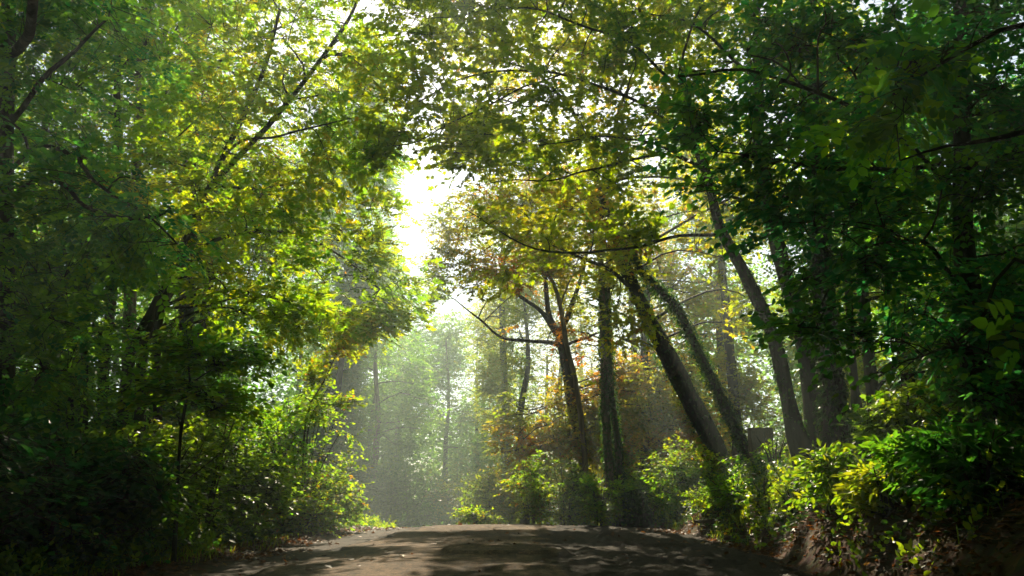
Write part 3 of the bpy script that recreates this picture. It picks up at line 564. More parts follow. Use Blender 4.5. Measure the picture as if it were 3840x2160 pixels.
make_tree('sycamore_tree', 'dark trunk bending left near its top, between the long-limbed and the ivied stout trunk', 'tree',
  [([foot(826, 13.2 * KD), *TK((818, 425, 13.2), (800, 322, 13.2), (786, 276, 13.2), (769, 210, 13.3), (761, 155, 13.4), (758, 80, 13.6), (756, -20, 13.8))], (.26, .24, .21, .2, .18, .16, .14, .1))],
  limbs=[(TK((769, 210, 13.3), (730, 196, 13.6), (700, 190, 14)), (.07, .03)), (TK((761, 155, 13.4), (800, 90, 13), (850, 40, 12.5)), (.07, .02)), (TK((758, 80, 13.6), (700, 30, 13.4), (640, 10, 13)), (.07, .02))],
  blobs=[BK(780, 40, 13.4, 1.7, 1.7, 1.1, 300), BK(700, 20, 13.4, 1.6, 1.6, .9, 260), BK(840, 60, 12.6, 1.5, 1.6, 1.1, 280), BK(740, 130, 13.6, 1.3, 1.3, .9, 180), BK(820, 150, 12.8, 1.3, 1.4, 1, 220), BK(620, 20, 13.1, 1.2, 1.3, .6, 150)],
  leaf='maple', rs=.84, bark='bark_dark', ivy=200, tint=.25)
make_tree('sycamore_tree', 'stout trunk thickly clothed in dark ivy, at right of the bank top', 'tree',
  [([foot(838, 12 * KD), *TK((834, 425, 12), (829, 350, 12), (823, 283, 12), (818, 200, 12), (815, 60, 12.2))], (.25, .23, .21, .2, .18, .12))],
  blobs=[BK(830, 220, 11.9, .9, .9, .9, 140), BK(860, 130, 11.8, 1.3, 1.3, 1, 220), BK(800, 100, 12, 1.2, 1.2, .9, 160)],
  leaf='lime', rs=.84, bark='bark_dark', ivy=900, tint=.2, ivy_size=.08)
make_tree('sycamore_tree', 'thin dark trunk close beside the ivied stout trunk', 'tree',
  [([foot(860, 14 * KD), *TK((857, 410, 14), (850, 330, 14), (846, 260, 14), (842, 150, 14))], (.11, .1, .09, .08, .05))],
  blobs=[BK(860, 200, 14, 1.4, 1.3, 1.1, 220), BK(900, 280, 14, 1.2, 1.2, 1, 160)], leaf='lime', rs=.84, bark='bark', tint=.3)
make_tree('sycamore_tree', 'bare brown trunk rightmost of the trunks on the bank, lit along its left side', 'tree',
  [([foot(878, 13.5 * KD), *TK((876, 415, 13.5), (870, 364, 13.5), (863, 290, 13.5), (858, 220, 13.6), (856, 100, 13.8))], (.16, .15, .14, .13, .11, .07))],
  blobs=[BK(900, 190, 13, 1.5, 1.4, 1.2, 300), BK(930, 100, 12.8, 1.5, 1.5, 1.2, 300), BK(920, 260, 12.6, 1.3, 1.3, 1, 240), BK(960, 340, 12, 1.3, 1.3, 1.1, 260)], leaf='lime', rs=.84, bark='bark', tint=.2)
make_tree('lime_tree', 'dark dense tree filling the right edge, hung with broad shadowed leaves', 'tree',
  [([foot(985, 9.5), *T((980, 400, 9.5), (970, 300, 9.6), (962, 200, 9.7), (960, 0, 9.9))], (.17, .16, .14, .12, .08))],
  limbs=[(T((970, 300, 9.6), (935, 250, 9), (900, 240, 8.6), (860, 250, 8.2)), (.04, .012)), (T((962, 200, 9.7), (900, 130, 9), (820, 95, 8.4), (740, 70, 8), (680, 75, 7.8)), (.045, .012)),
         (T((962, 160, 9.7), (880, 170, 9), (800, 165, 8.4), (720, 150, 8)), (.04, .01)), (T((975, 350, 9.5), (950, 350, 8.6), (920, 360, 8)), (.03, .01))],
  blobs=[B(1000, 100, 9.5, 1.1, 1.2, 1.1, 200), B(1010, 250, 9.3, .9, 1.1, 1, 200), B(1010, 380, 8.8, .8, 1, .9, 180), B(950, 420, 8.6, .7, .8, .5, 90), B(940, 60, 9.2, 1, 1.1, .9, 170),
         B(820, 110, 8.4, .75, .7, .4, 80), B(740, 85, 8.1, .7, .7, .3, 65), B(690, 100, 7.9, .45, .5, .2, 30), B(760, 160, 8.2, .75, .7, .35, 70), B(700, 165, 8, .45, .5, .22, 30), B(850, 190, 8.6, .7, .7, .4, 75), B(880, 260, 8.5, .6, .6, .35, 60), B(820, 270, 8.2, .5, .5, .25, 40), B(900, 130, 9, .8, .8, .6, 90), B(960, 300, 9, .8, .8, .8, 130),
         B(700, 130, 8.6, .5, .5, .25, 40), B(650, 120, 8.2, .4, .5, .18, 26), B(780, 215, 8.8, .6, .6, .3, 50), B(810, 320, 8.6, .5, .5, .25, 36), B(860, 340, 8.8, .6, .6, .4, 60), B(850, 40, 9, .9, .8, .5, 110), B(780, 30, 8.8, .8, .8, .4, 90), B(900, 400, 8.6, .6, .6, .4, 60), B(990, 180, 9, .8, .9, .8, 140), B(900, 200, 9.4, .8, .8, .6, 100), B(1000, 10, 10, 1.2, 1.2, .9, 200), B(940, -20, 10, 1.2, 1.2, .9, 180), B(1030, 120, 10, 1, 1, .9, 150)],
  leaf='lime', bark='bark_dark', tint=.25, cull=True, sub=9)
make_tree('ash_tree', 'near ash boughs with long paired leaflets hanging in at the upper right corner', 'tree',
  [([np.array([5.6, 4.6, float(ground_z(5.6, 4.6)) - .1]), (5.5, 4.7, 3), (5.3, 4.8, 5), (5.0, 5, 7.5), (4.6, 5, 10)], (.2, .18, .16, .13, .07))],
  limbs=[([(5.3, 4.8, 5), (3.5, 4.6, 7.6), (1.5, 4.6, 9), (-.5, 5, 9.5)], (.09, .02)), ([(5.1, 4.9, 6.5), (3.5, 2.5, 8), (1.5, .5, 9)], (.08, .02)), ([(5.4, 4.7, 4), (5.8, 2, 6), (6, .5, 7)], (.07, .02)),
         (T((1060, 20, 5.0), (1000, 30, 5.2), (940, 60, 5.4), (890, 90, 5.6)), (.03, .01)), (T((1080, 120, 4.8), (1000, 140, 5), (950, 150, 5.2), (900, 170, 5.4)), (.03, .008)),
         (T((1100, 300, 4.8), (1020, 260, 5), (985, 310, 5.1), (955, 340, 5.2)), (.025, .008))],
  blobs=[B(930, 60, 5.4, .35, .4, .22, 40), B(890, 110, 5.6, .3, .3, .2, 28), B(960, 130, 5.2, .35, .4, .25, 44), B(1010, 90, 5.1, .35, .4, .25, 40), B(960, 30, 5.3, .35, .4, .2, 32), B(970, 330, 5.1, .22, .3, .16, 18), B(1010, 230, 5, .25, .3, .2, 26), B(1015, 330, 5, .2, .3, .2, 18),
         ((3, 4, 8), (2.6, 3, 1.3), 330), ((0, 5, 9.5), (3, 3, 1.3), 330), ((1, 0, 9), (3.5, 3, 1.4), 300), ((6, 0, 7), (2.5, 3.5, 2), 280)],  # overhead crown blobs, out of view, added to block sky light
  leaf='ashbig', bark='bark_dark', tint=.22, cull=True, sub=14)

# ---- background trees
def forest_tree(x, y, h, cb, rc, label, n=900, leaf='wood', bark='bark', ivy=0, tr=.2, group=None, tint=.45, cull=True, name='woodland_tree', lean=(0, 0)):
    r_ = rng_of(label + '%g%g' % (x, y))
    z = float(ground_z(np.array(float(x)), np.array(float(y)))) - .1
    p = [np.array([x + lean[0] * t + r_.normal(0, .12), y + lean[1] * t + r_.normal(0, .12), z + h * t * .93]) for t in (0, .2, .45, .7, 1)]
    bl = []
    m = 9
    for k in range(m):
        t = (k + .5) / m; zz = z + cb + (h - cb) * t; w = rc * (math.sin(math.pi * (.14 + .70 * t)) * .95 + .12)
        a = r_.uniform(0, 6.28); q = r_.uniform(.25, .85) * w
        bl.append(((x + lean[0] * zz / h + math.cos(a) * q, y + lean[1] * zz / h + math.sin(a) * q, zz), (w * .6, w * .6, (h - cb) / m * 1.35), n // m))
    return make_tree(name, label, 'tree', [(p, (tr * 1.2, tr, tr * .85, tr * .6, tr * .25))], blobs=bl, leaf=leaf, bark=bark, ivy=ivy, tint=tint, group=group, cull=cull, twig_stems=False, sub=26, sides=8, ivy_top=z + h * .7)

HZ = 'hazy trees closing the far end of the gap'
forest_tree(-8.6, 50.0, 17, 1.5, 3.5, 'misty tree with a slim pale trunk, left side of the hazy gap', 1100, bark='bark_pale', tr=.2)
forest_tree(-12.6, 53.0, 26.4, 2, 4.2, 'tall misty tree behind the tip of the left ash boughs', 1200)
forest_tree(-10.2, 59.0, 17.2, 1, 4.2, 'misty grey-green tree in the left part of the far wall of leaves', 1200, group=HZ)
forest_tree(-4.8, 61.0, 16, 1, 4.2, 'misty tree in the middle of the far wall of leaves', 1200, group=HZ)
forest_tree(-0.6, 59.0, 19.5, 1, 4.0, 'misty tree right of the middle of the far wall, beside the autumn beech', 1200, group=HZ, leaf='beech', tint=.2)
forest_tree(-9.4, 67.0, 25, 3, 3.2, 'tallest hazy tree, its grey crown rising into the white sky gap', 1300, group=HZ)
forest_tree(-3.0, 69.0, 17.5, 1, 5.0, 'faint tree seen between the far wall trees', 1200, group=HZ)
forest_tree(3.4, 56.0, 23.0, 1, 4.0, 'misty tree straight behind the autumn beech trunk', 1200, leaf='beech', tint=.3)
forest_tree(6.5, 42, 21, 1.5, 3.4, 'yellowing tree behind the ivied pale trunk', 1300, leaf='beech', tint=.32)
forest_tree(9.5, 36, 20, 1.2, 3.4, 'yellow-green tree behind the thick leaning trunk', 1300, tint=.6)
forest_tree(13.5, 30, 18, 1, 3.4, 'green tree behind the dark trunks on the bank', 1300, tint=.6)
forest_tree(15, 24, 14, 1, 3.2, 'shaded tree behind the rightmost bare trunk', 1300, tint=.5)
forest_tree(7.6, 27.5, 15, .6, 2.2, 'light yellow-green tree close behind the long-limbed leaning trunk', 1200, leaf='maple', tint=.6)
forest_tree(10.5, 21.5, 13, .5, 2.2, 'light green tree filling the gaps behind the ivied stout trunk', 1200, leaf='maple', tint=.5)
forest_tree(-10.8, 47, 29, 3, 3.4, 'tall misty tree walling the left side of the white sky gap', 3300, tint=.5, lean=(2.5, -1))  # added tree, height and lean set to block sun and shape the beams
forest_tree(-.2, 45, 27, 6, 2.5, 'tall slender misty tree on the right side of the white sky gap', 2900, leaf='beech', tint=.25, lean=(-.6, 0))  # added tree, narrows the sunlit gap and shades the road
forest_tree(.6, 40, 13, .8, 2.6, 'golden tree low behind the left limbs of the autumn beech', 1100, leaf='beech', tint=.25)
forest_tree(4.6, 38, 14, .8, 2.6, 'yellow-leaved tree between the autumn beech and the ivied pale trunk', 1100, leaf='beech', tint=.3)
forest_tree(20, 27, 17, 1, 4, 'dark tree deep in the wood at right', 1200)
forest_tree(17.5, 18, 14, .8, 3.2, 'dark tree behind the leafy right edge', 1200, tint=.3)
forest_tree(11.5, 11.5, 13, 1.4, 2.6, 'shadowed tree close behind the right edge of the picture', 1300, leaf='lime', tint=.2, bark='bark_dark')
forest_tree(-13.5, 33, 18, 1, 3.6, 'bright-topped tree behind the left ash', 1300, tint=.6)
forest_tree(-10.5, 27, 16, 1.2, 2.8, 'dense tree behind the shrubs at the left of the hazy gap', 1200, leaf='lime', tint=.45)
forest_tree(-16, 25, 18, 1, 3.6, 'green tree behind the leaning left stems', 1300, leaf='lime', tint=.5)
forest_tree(-19, 20, 17, 1, 3.6, 'shadowed tree behind the left edge thicket', 1200, tint=.35)
forest_tree(-15, 15, 13, .8, 3.0, 'dark tree at far left behind the brambles', 1300, leaf='lime', tint=.3, bark='bark_dark')
forest_tree(-22, 32, 20, 1, 4.4, 'tall tree deep in the wood at left', 1200, tint=.5)

# ---- shrubs and saplings
def shrub(px, y, w, h, label, leaf='shrub', n=420, tint=.42, group=None, name='shrub', cull=False, x=None, lean=(0, 0), stems=6, skew=.0, tvar=.22):
    f = foot(px, y, -.05) if x is None else np.array([x, y, float(ground_z(np.array(float(x)), np.array(float(y)))) - .05])
    r_ = rng_of(label)
    tr = []
    for k in range(stems):
        a = r_.uniform(0, 6.28); q = r_.uniform(.2, .8) * w
        tr.append(([f + np.array([math.cos(a) * .1, math.sin(a) * .1, 0]), f + np.array([math.cos(a) * q * .4 + lean[0] * .4, math.sin(a) * q * .4, h * .45]), f + np.array([math.cos(a) * q + lean[0], math.sin(a) * q + lean[1], h * r_.uniform(.75, 1.0)])], (.022, .016, .006)))
    bl = [(f + np.array([lean[0] * .5, lean[1] * .5, h * .5]), (w, w, h * .52), n // 2)]
    for k in range(4):
        a = r_.uniform(0, 6.28)
        bl.append((f + np.array([math.cos(a) * w * .6 + lean[0], math.sin(a) * w * .6 + lean[1], h * r_.uniform(.35, .95)]), (w * .5, w * .5, h * .25), n // 8))
    return make_tree(name, label, 'shrub', tr, blobs=bl, leaf=leaf, bark='twig', tint=tint, group=group, cull=cull, sub=14, crown_name='foliage', trunk_name='stem', sides=6, out=.3, tvar=tvar)
LB = 'shrubs massed on the left bank'  # tint falls towards the dark corner: shade painted into the leaf colour
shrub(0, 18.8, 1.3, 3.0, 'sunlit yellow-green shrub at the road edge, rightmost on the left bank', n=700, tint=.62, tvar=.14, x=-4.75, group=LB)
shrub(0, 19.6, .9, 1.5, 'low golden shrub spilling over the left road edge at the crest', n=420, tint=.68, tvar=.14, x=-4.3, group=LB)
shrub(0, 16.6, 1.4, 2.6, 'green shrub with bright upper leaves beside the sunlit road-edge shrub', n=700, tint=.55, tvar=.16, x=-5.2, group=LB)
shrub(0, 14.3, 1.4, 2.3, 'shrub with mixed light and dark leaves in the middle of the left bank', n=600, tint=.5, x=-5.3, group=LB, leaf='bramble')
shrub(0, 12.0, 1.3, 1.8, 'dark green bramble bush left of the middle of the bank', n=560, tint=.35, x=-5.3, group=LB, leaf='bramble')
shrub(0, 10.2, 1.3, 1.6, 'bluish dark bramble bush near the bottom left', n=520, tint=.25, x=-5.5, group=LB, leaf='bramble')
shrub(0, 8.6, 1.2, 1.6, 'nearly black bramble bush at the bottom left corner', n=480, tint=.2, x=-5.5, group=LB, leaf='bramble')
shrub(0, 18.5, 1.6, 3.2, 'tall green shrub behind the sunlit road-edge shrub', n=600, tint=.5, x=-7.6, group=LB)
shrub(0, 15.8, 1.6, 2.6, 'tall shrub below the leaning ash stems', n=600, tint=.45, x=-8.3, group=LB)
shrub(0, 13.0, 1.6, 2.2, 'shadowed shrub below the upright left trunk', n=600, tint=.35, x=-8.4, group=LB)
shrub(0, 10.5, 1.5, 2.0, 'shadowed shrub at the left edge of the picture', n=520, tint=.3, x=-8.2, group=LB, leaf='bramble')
shrub(0, 21.5, 1.2, 2.6, 'shrub half lost in mist just beyond the left road-edge shrubs', n=460, tint=.5, x=-6.6)
make_tree('sapling', 'young tree with a dark forked stem standing out from the left thicket', 'sapling',
  [([foot(174, 10.8), *T((181, 430, 10.8), (190, 384, 10.8), (187, 355, 10.8), (192, 325, 10.8))], (.022, .02, .016, .01, .005))],
  limbs=[(T((190, 384, 10.8), (215, 368, 10.7), (240, 352, 10.6)), (.014, .005))],
  blobs=[B(190, 350, 10.8, .55, .5, .35, 55), B(235, 355, 10.6, .5, .5, .25, 45), B(165, 390, 10.8, .5, .5, .3, 45), B(225, 400, 10.6, .5, .5, .3, 45), B(170, 340, 10.8, .3, .3, .2, 20)],
  leaf='lime', bark='bark_dark', tint=.55, cull=False)
make_tree('sapling', 'slim yellow-green sapling arching up into the haze above the left shrubs', 'sapling',
  [([foot(300, 18), *T((306, 420, 18), (322, 385, 18), (336, 355, 18), (340, 345, 18))], (.022, .02, .014, .008, .004)), ([foot(302, 18), *T((308, 430, 18), (318, 405, 18), (330, 385, 18))], (.02, .016, .01, .004))],
  blobs=[B(325, 375, 18, .5, .5, .35, 60), B(338, 352, 18, .35, .3, .25, 35), B(320, 410, 18, .6, .5, .35, 60), B(340, 400, 18, .45, .4, .15, 30)],
  leaf='shrub', bark='twig', tint=.7, cull=False)
RB = 'shrubs beyond the crest at right'
shrub(530, 23.5, .8, 1.9, 'sun-tipped shrub at the right of the hazy gap, on the crest', n=330, tint=.6, group=RB)
shrub(478, 25, .6, .6, 'small bright yellow-green shrub low on the crest in front of the haze', n=90, tint=.6, group=RB)
shrub(565, 24, .9, 2.1, 'shadowed shrub at the foot of the autumn beech', n=380, tint=.35, group=RB, leaf='bramble')
shrub(600, 23, .7, 1.4, 'low sunlit shrub at the foot of the ivied pale trunk', n=280, tint=.65, group=RB)
shrub(690, 22, 1.1, 2.0, 'light green leafy shrub left of the foot of the thick leaning trunk', n=480, tint=.6, group=RB)
shrub(650, 24, 1.0, 1.7, 'mid green shrub left of the light green one beyond the crest', n=380, tint=.5, group=RB)
shrub(640, 27, 1.2, 2.6, 'russet shrub with orange leaves behind the crest shrubs', n=420, tint=.55, leaf='shrub', tvar=.6)
for k, (x_, y_, w_, h_, t_, lb) in enumerate([(1.2, 35, 1.8, 4.6, .3, 'golden bush left of the autumn beech foot in the haze'), (3.6, 33, 1.8, 4.8, .45, 'orange-leaved bush between the autumn beech and the ivied pale trunk'),
    (6.0, 31, 1.9, 5.2, .25, 'tall yellow bush behind the small ivy-wrapped trunk'), (8.4, 29, 2.0, 5.4, .2, 'tall yellow-green bush behind the thick leaning trunk'), (10.6, 25.5, 1.9, 5, .2, 'tall green-gold bush behind the long-limbed leaning trunk'), (-.6, 33, 1.4, 2.6, .2, 'low golden bush at the right end of the misty row')]):
    shrub(0, y_, w_, h_, lb, leaf='beech', n=330, tint=t_, x=x_, stems=4, tvar=.3)
shrub(0, 17.4, .7, .9, 'low sunlit herb-like shrub creeping over the left road edge', n=220, tint=.6, tvar=.15, x=-4.25, group=LB)
FB = 'misty bushes under the far trees'
for k, (x_, y_, w_, h_) in enumerate([(-11.5, 46, 2.2, 5.2), (-8.6, 48, 2.3, 4.6), (-5.8, 47, 2.2, 4.2), (-3, 48, 2.2, 4.4), (-.2, 47, 2.1, 4.4), (2.4, 45, 2, 4.6)]):
    shrub(0, y_, w_, h_, ['misty bush at the left end of the row under the far trees', 'misty bush low in the haze under the far trees', 'misty bush low in the haze under the far trees', 'misty bush low in the haze under the far trees', 'misty bush low in the haze under the far trees', 'misty bush behind the autumn beech foot'][k], leaf='wood' if k < 3 else 'beech', n=300, tint=.35 if k < 3 else .2, group=FB, x=x_, stems=4)
RE = 'low leafy plants on the nose of the right bank'
shrub(712, 17.6, .6, .5, 'bright low plants at the left tip of the right bank, beside the broken plank', n=150, tint=.65, tvar=.15, group=RE, cull=True, leaf='herb')
shrub(735, 16.6, .6, .55, 'bright low plants on the right bank below the thick leaning trunk', n=150, tint=.6, tvar=.15, group=RE, cull=True, leaf='herb')
shrub(765, 15.2, .6, .5, 'bright low plants on the right bank below the dark square post', n=150, tint=.6, tvar=.15, group=RE, cull=True, leaf='herb')
shrub(795, 13.2, .5, .45, 'low plants halfway down the right bank, left of the laurels', n=120, tint=.5, tvar=.15, group=RE, cull=True, leaf='bramble')
LAU = 'broad-leaved laurels on the right bank'
shrub(835, 10.8, .45, .7, 'laurel sprig with upright pale leaves on top of the right bank', leaf='laurel', n=70, tint=.65, group=LAU, name='laurel', stems=4)
shrub(885, 9.2, .4, .55, 'yellow-green laurel catching the sun low on the right bank', leaf='laurel', n=70, tint=.8, group=LAU, name='laurel', stems=4)
shrub(930, 8.8, .5, .7, 'green laurel next to the sunlit one on the right bank', leaf='laurel', n=90, tint=.4, group=LAU, name='laurel', stems=5)
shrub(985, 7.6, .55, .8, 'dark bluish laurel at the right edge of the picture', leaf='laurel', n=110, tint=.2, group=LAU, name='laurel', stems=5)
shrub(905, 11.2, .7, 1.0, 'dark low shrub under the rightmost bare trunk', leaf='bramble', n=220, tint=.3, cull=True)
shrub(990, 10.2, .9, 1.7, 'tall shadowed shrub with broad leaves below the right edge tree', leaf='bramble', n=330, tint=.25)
shrub(775, 17, .8, .9, 'light green shrub by the dark square post', n=240, tint=.6, cull=True)

# ------------------------------------------------------------------ ground cover (uncountable)
def scatter(seed, n, x0, x1, y0, y1, dens):
    r_ = np.random.default_rng(seed); x = r_.uniform(x0, x1, n); y = r_.uniform(y0, y1, n)
    k = r_.uniform(0, 1, n) < dens(x, y); x, y = x[k], y[k]
    return r_, np.stack([x, y, ground_z(x, y)], -1)
# ivy carpet on the right bank and under the trees
def d_ivy(x, y): 
    dx = x - xc_(y); p = np.stack([x, y, 0 * x], -1)
    return np.clip(sstep(.35, 1.3, dx - bank_x(y)) * (.8 + .5 * noise(p, 1.4, 2)), 0, 1) + np.where(y > 14.5, 1.0 * sstep(-.15, .15, dx - bank_x(y)), .8 * sstep(.1, .7, dx - bank_x(y))) * (.75 + .5 * noise(p, 2.1, 3)) * sstep(6.5, 10, y) + np.clip(sstep(4.2, 5, -dx) * (.5 + .4 * noise(p, 1.2)), 0, 1)
r_, P = scatter(11, 270000, -12, 13, 7, 30, d_ivy)
g = Geo(); n = len(P); P[:, 2] += r_.uniform(.01, 1, n) * np.clip(.2 + .22 * noise(P, 2.4, 1) + .1 * noise(P, 5, 2), .03, .6) * np.where((P[:, 0] > 3) & (P[:, 1] < 22), 1.2, .8)
put_leaves(g, P, r_.normal(0, 1, (n, 3)) * np.array([1, 1, .3]), np.array([0, -.15, 1]) + r_.normal(0, .38, (n, 3)), .088 * r_.uniform(.6, 1.4, n), 'ovate', np.clip(r_.normal(.5, .22, n), 0, 1))
tag(g.build('ground_ivy', M['ivy']), kind='stuff')
# nettles, brambles and herbs standing in the ivy
def d_herb(x, y):
    dx = x - xc_(y); p = np.stack([x, y, 0 * x], -1)
    return .8 * sstep(-.1, .5, dx - bank_x(y)) * (.6 + .6 * noise(p, 1.1, 1)) * (y < 21) + np.clip(sstep(.3, 1.8, dx - bank_x(y)) * (.55 + .7 * noise(p, .8, 3)), 0, 1) + np.clip(sstep(4.3, 4.9, -dx) * (.6 + .6 * noise(p, .8, 1)), 0, 1) + .7 * (y > 22) * sstep(3.5, 5, np.abs(dx))
r_, P = scatter(12, 40000, -13, 14, 7, 36, d_herb)
g = Geo(); n = len(P); D = np.array([0, 0, 1.0]) + r_.normal(0, .45, (n, 3)); Ln = r_.uniform(.15, .6, n)
sprays(r_, g, P, D, Ln, 'ovate', .075, 9, np.clip(.45 + .25 * noise(P, .9, 2), 0, 1), .3, .5)
tag(g.build('undergrowth', M['bramble']), kind='stuff')
# grass: bank nose lit by the sun, and the left verge
def d_gr(x, y):
    dx = x - xc_(y); p = np.stack([x, y, 0 * x], -1)
    rx = dx - bank_x(y); nose = sstep(-.2, .1, rx) * sstep(3, 1.8, rx) * sstep(13.5, 16, y) * sstep(24, 21, y)
    left = sstep(3.95, 4.2, -dx) * sstep(5.6, 4.6, -dx) * sstep(24, 20, y)
    few = .10 * sstep(.3, .8, rx) * (y < 14) * (noise(p, 1.2, 3) > .1)
    return np.clip(nose * (.5 + .5 * noise(p, 2)), 0, 1) + left * np.clip(.25 + .45 * noise(p, 1.6, 1), 0, 1) + few
r_, P = scatter(13, 130000, -6.5, 9, 7, 24, d_gr)
g = Geo(); n = len(P)
h = r_.uniform(.08, .30, n) * np.where(P[:, 0] < 0, .6, 1) * (1 + .4 * noise(P, 1.5, 2)); a = r_.uniform(0, 6.28, n); d = np.stack([np.cos(a), np.sin(a), 0 * a], -1); s_ = np.stack([-np.sin(a), np.cos(a), 0 * a], -1)
w = r_.uniform(.004, .009, n)[:, None]; up = np.array([0, 0, 1.0]); b_ = r_.uniform(.15, .8, n)[:, None] * h[:, None]
p1 = P + up * h[:, None] * .6 + d * b_ * .35; p2 = P + up * h[:, None] * .9 + d * b_
V = np.stack([P - s_ * w, P + s_ * w, p1 + s_ * w * .8, p1 - s_ * w * .8, p2], 1)
i = (np.arange(n) * 5)[:, None]
tn = np.repeat(np.clip(r_.normal(.55, .25, n), 0, 1), 5)
g.add(V.reshape(-1, 3), i + np.array([[0, 1, 2, 3]]), 0, tn); g.n -= len(V.reshape(-1, 3))
g.f.append((i + np.array([[3, 2, 4]])).astype(np.int32)); g.m.append(np.zeros(n, np.int32)); g.n += n * 5
tag(g.build('grass', M['grass']), kind='stuff')
# fallen leaves
def d_lit(x, y):
    dx = x - xc_(y); p = np.stack([x, y, 0 * x], -1)
    return np.maximum(sstep(3.5, 4.3, -dx + .3 * noise(p, 1.5)), sstep(-.4, .2, dx - bank_x(y) + .3 * noise(p, 1.5))) * .9 + .006 + .16 * sstep(2.6, 3.6, np.abs(dx)) * (noise(p, 1.1, 3) > 0)
r_, P = scatter(14, 110000, -8, 11, 6, 24, d_lit)
P[:, 2] = np.maximum(P[:, 2], np.where(np.abs(P[:, 0]) < 4.6, road_surf(P[:, 0], P[:, 1]), -9)); n = len(P); P[:, 2] += r_.uniform(.006, .03, n)
g = Geo(); put_leaves(g, P, r_.normal(0, 1, (n, 3)) * np.array([1, 1, .15]), np.array([0, 0, 1]) + r_.normal(0, .35, (n, 3)), .075 * r_.uniform(.5, 1.4, n), 'maple', np.clip(r_.normal(.45, .27, n), 0, 1))
tag(g.build('leaf_litter', M['litter']), kind='stuff')

# ------------------------------------------------------------------ far and surrounding wood plus an added overhead shade roof, one mass
r_ = np.random.default_rng(21)
n = 420000
ang = r_.uniform(0, 2 * math.pi, n); rad = r_.uniform(0, 1, n)
P = np.stack([np.sin(ang), np.cos(ang), 0 * ang], -1)
inner = np.interp(np.abs((np.degrees(ang) + 180) % 360 - 180), [0, 12, 25, 60, 110, 180], [66, 60, 44, 26, 14, 11])
P = P * (inner + 16 * rad)[:, None]; P[:, 1] += 3
hh = np.interp(np.abs((np.degrees(ang) + 180) % 360 - 180), [0, 8, 14, 30, 180], [9, 10, 15, 19, 19])
P[:, 2] = ground_z(P[:, 0], P[:, 1]) + hh * r_.uniform(0, 1, n) * (1 + .25 * noise(P * np.array([1, 1, 0]), .35))
Q = np.stack([r_.uniform(-16, 16, 60000), r_.uniform(-16, 11.5, 60000), r_.uniform(10.5, 15, 60000)], -1); P = np.vstack([P, Q]); n = len(P)  # leaf layer overhead, out of view, added to darken the camera end
k = (noise(P, .5, 1) + .6 * noise(P, 1.3, 2) > -.45) & sun_cull(P); P = P[k]; n = len(P)
g = Geo(); put_leaves(g, P, r_.normal(0, 1, (n, 3)) * np.array([1, 1, .5]), np.array([0, 0, 1]) + r_.normal(0, .6, (n, 3)), .5 * r_.uniform(.6, 1.3, n), 'rhomb', np.clip(.45 + .25 * noise(P, .6, 3), 0, 1))
q = np.linspace(0, 2 * math.pi, 90) + r_.normal(0, .03, 90); rr = np.interp(np.abs((np.degrees(q) + 180) % 360 - 180), [0, 25, 60, 110, 180], [70, 50, 31, 20, 17]) + r_.uniform(-2, 8, 90)
bx, by = np.sin(q) * rr, np.cos(q) * rr + 3; bz = ground_z(bx, by)
pp = np.stack([np.stack([bx + r_.normal(0, .2, 90) * t, by, bz - .2 + 15 * t], -1) for t in (0, .3, .6, 1)], 1)
V, F = tubes(pp, np.broadcast_to(np.array([.3, .24, .2, .08]), (90, 4)), 8); g.add(V, F, 1)
tag(g.build('woodland_and_shade_roof', [M['wood'], M['bark_dark']]), kind='stuff')

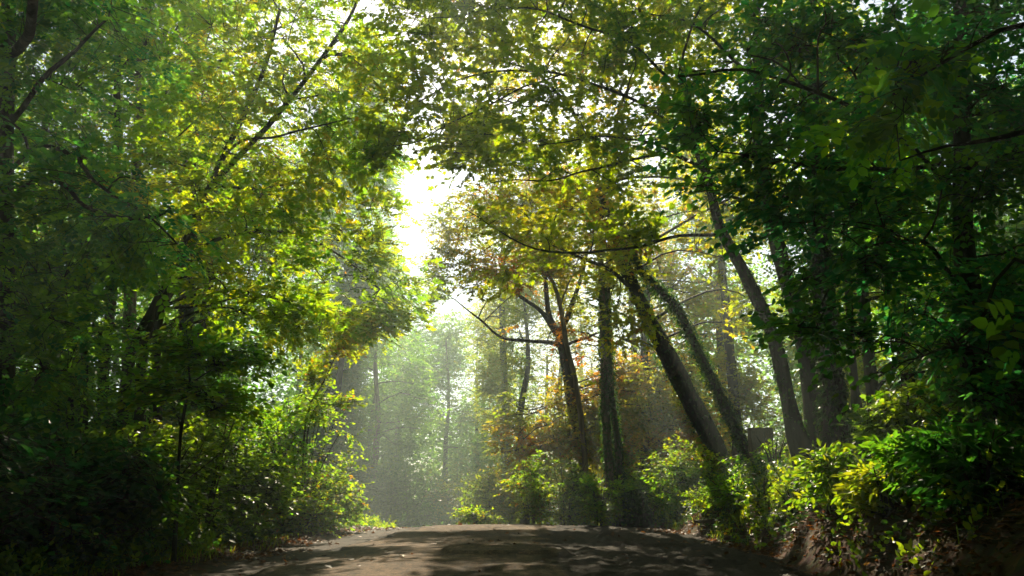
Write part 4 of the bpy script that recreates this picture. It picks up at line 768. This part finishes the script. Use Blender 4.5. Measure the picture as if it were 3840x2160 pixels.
# ------------------------------------------------------------------ posts, planks, stump
def block(name, label, cat, base, size, mat, rot=0, jag=.01, tilt=0):
    import bmesh
    bm = bmesh.new(); bmesh.ops.create_cube(bm, size=1)
    bmesh.ops.scale(bm, vec=size, verts=bm.verts); bmesh.ops.translate(bm, vec=(0, 0, size[2] / 2), verts=bm.verts)
    bmesh.ops.subdivide_edges(bm, edges=bm.edges[:], cuts=4, use_grid_fill=True)
    r2 = rng_of(label)
    for v in bm.verts: v.co += Vector(r2.normal(0, jag, 3))
    me = bpy.data.meshes.new(name); bm.to_mesh(me); bm.free(); me.materials.append(mat)
    o = bpy.data.objects.new(name, me); COL.objects.link(o); o.location = [float(q) for q in base]; o.rotation_euler = (tilt, 0, rot)
    return tag(o, label, cat)
f = foot(763, 20.5); block('wooden_post', 'dark square-topped timber post standing behind the right bank edge', 'post', f, (.56, .25, float(at(763, 428, 20.5)[2] - f[2])), M['timber'], .1, .006)
f = foot(696, 20.5); block('wooden_post', 'short dark stub post at the left foot of the sunlit bank', 'post', f, (.2, .2, .6), M['timber'], .2, .006)
f = foot(712, 16.9, .03); block('plank', 'weathered broken plank lying at the right road edge below the grass', 'plank', f, (.75, .13, .05), M['timber'], .25, .008)
f = foot(742, 15.0, .04); block('plank', 'short pale split plank lying on the dirt beside the road edge', 'plank', f, (.6, .12, .05), M['timber'], -.35, .01)
f = foot(638, 23)
make_tree('tree_stump', 'squat ivy-covered stump right of the ivied pale trunk', 'stump', [([f, f + np.array([.02, 0, .5]), f + np.array([-.1, 0, 1.15])], (.26, .24, .2))], bark='bark_dark', ivy=2200, ivy_size=.09)

# ------------------------------------------------------------------ haze
import bmesh
bm = bmesh.new(); bmesh.ops.create_cube(bm, size=1)
bmesh.ops.scale(bm, vec=(350, 350, 42), verts=bm.verts); bmesh.ops.translate(bm, vec=(0, 0, 42 / 2 - 5), verts=bm.verts)
me = bpy.data.meshes.new('haze'); bm.to_mesh(me); bm.free()
m = bpy.data.materials.new('morning_haze'); m.use_nodes = True; N = m.node_tree.nodes; N.clear()
out = N.new("ShaderNodeOutputMaterial"); v = N.new("ShaderNodeVolumePrincipled")
v.inputs["Density"].default_value = HAZE_DENSITY; v.inputs["Color"].default_value = (.80, .96, .95, 1); v.inputs["Anisotropy"].default_value = .45
m.node_tree.links.new(v.outputs[0], out.inputs["Volume"]); me.materials.append(m)
o = bpy.data.objects.new('haze', me); COL.objects.link(o); tag(o, kind='stuff')
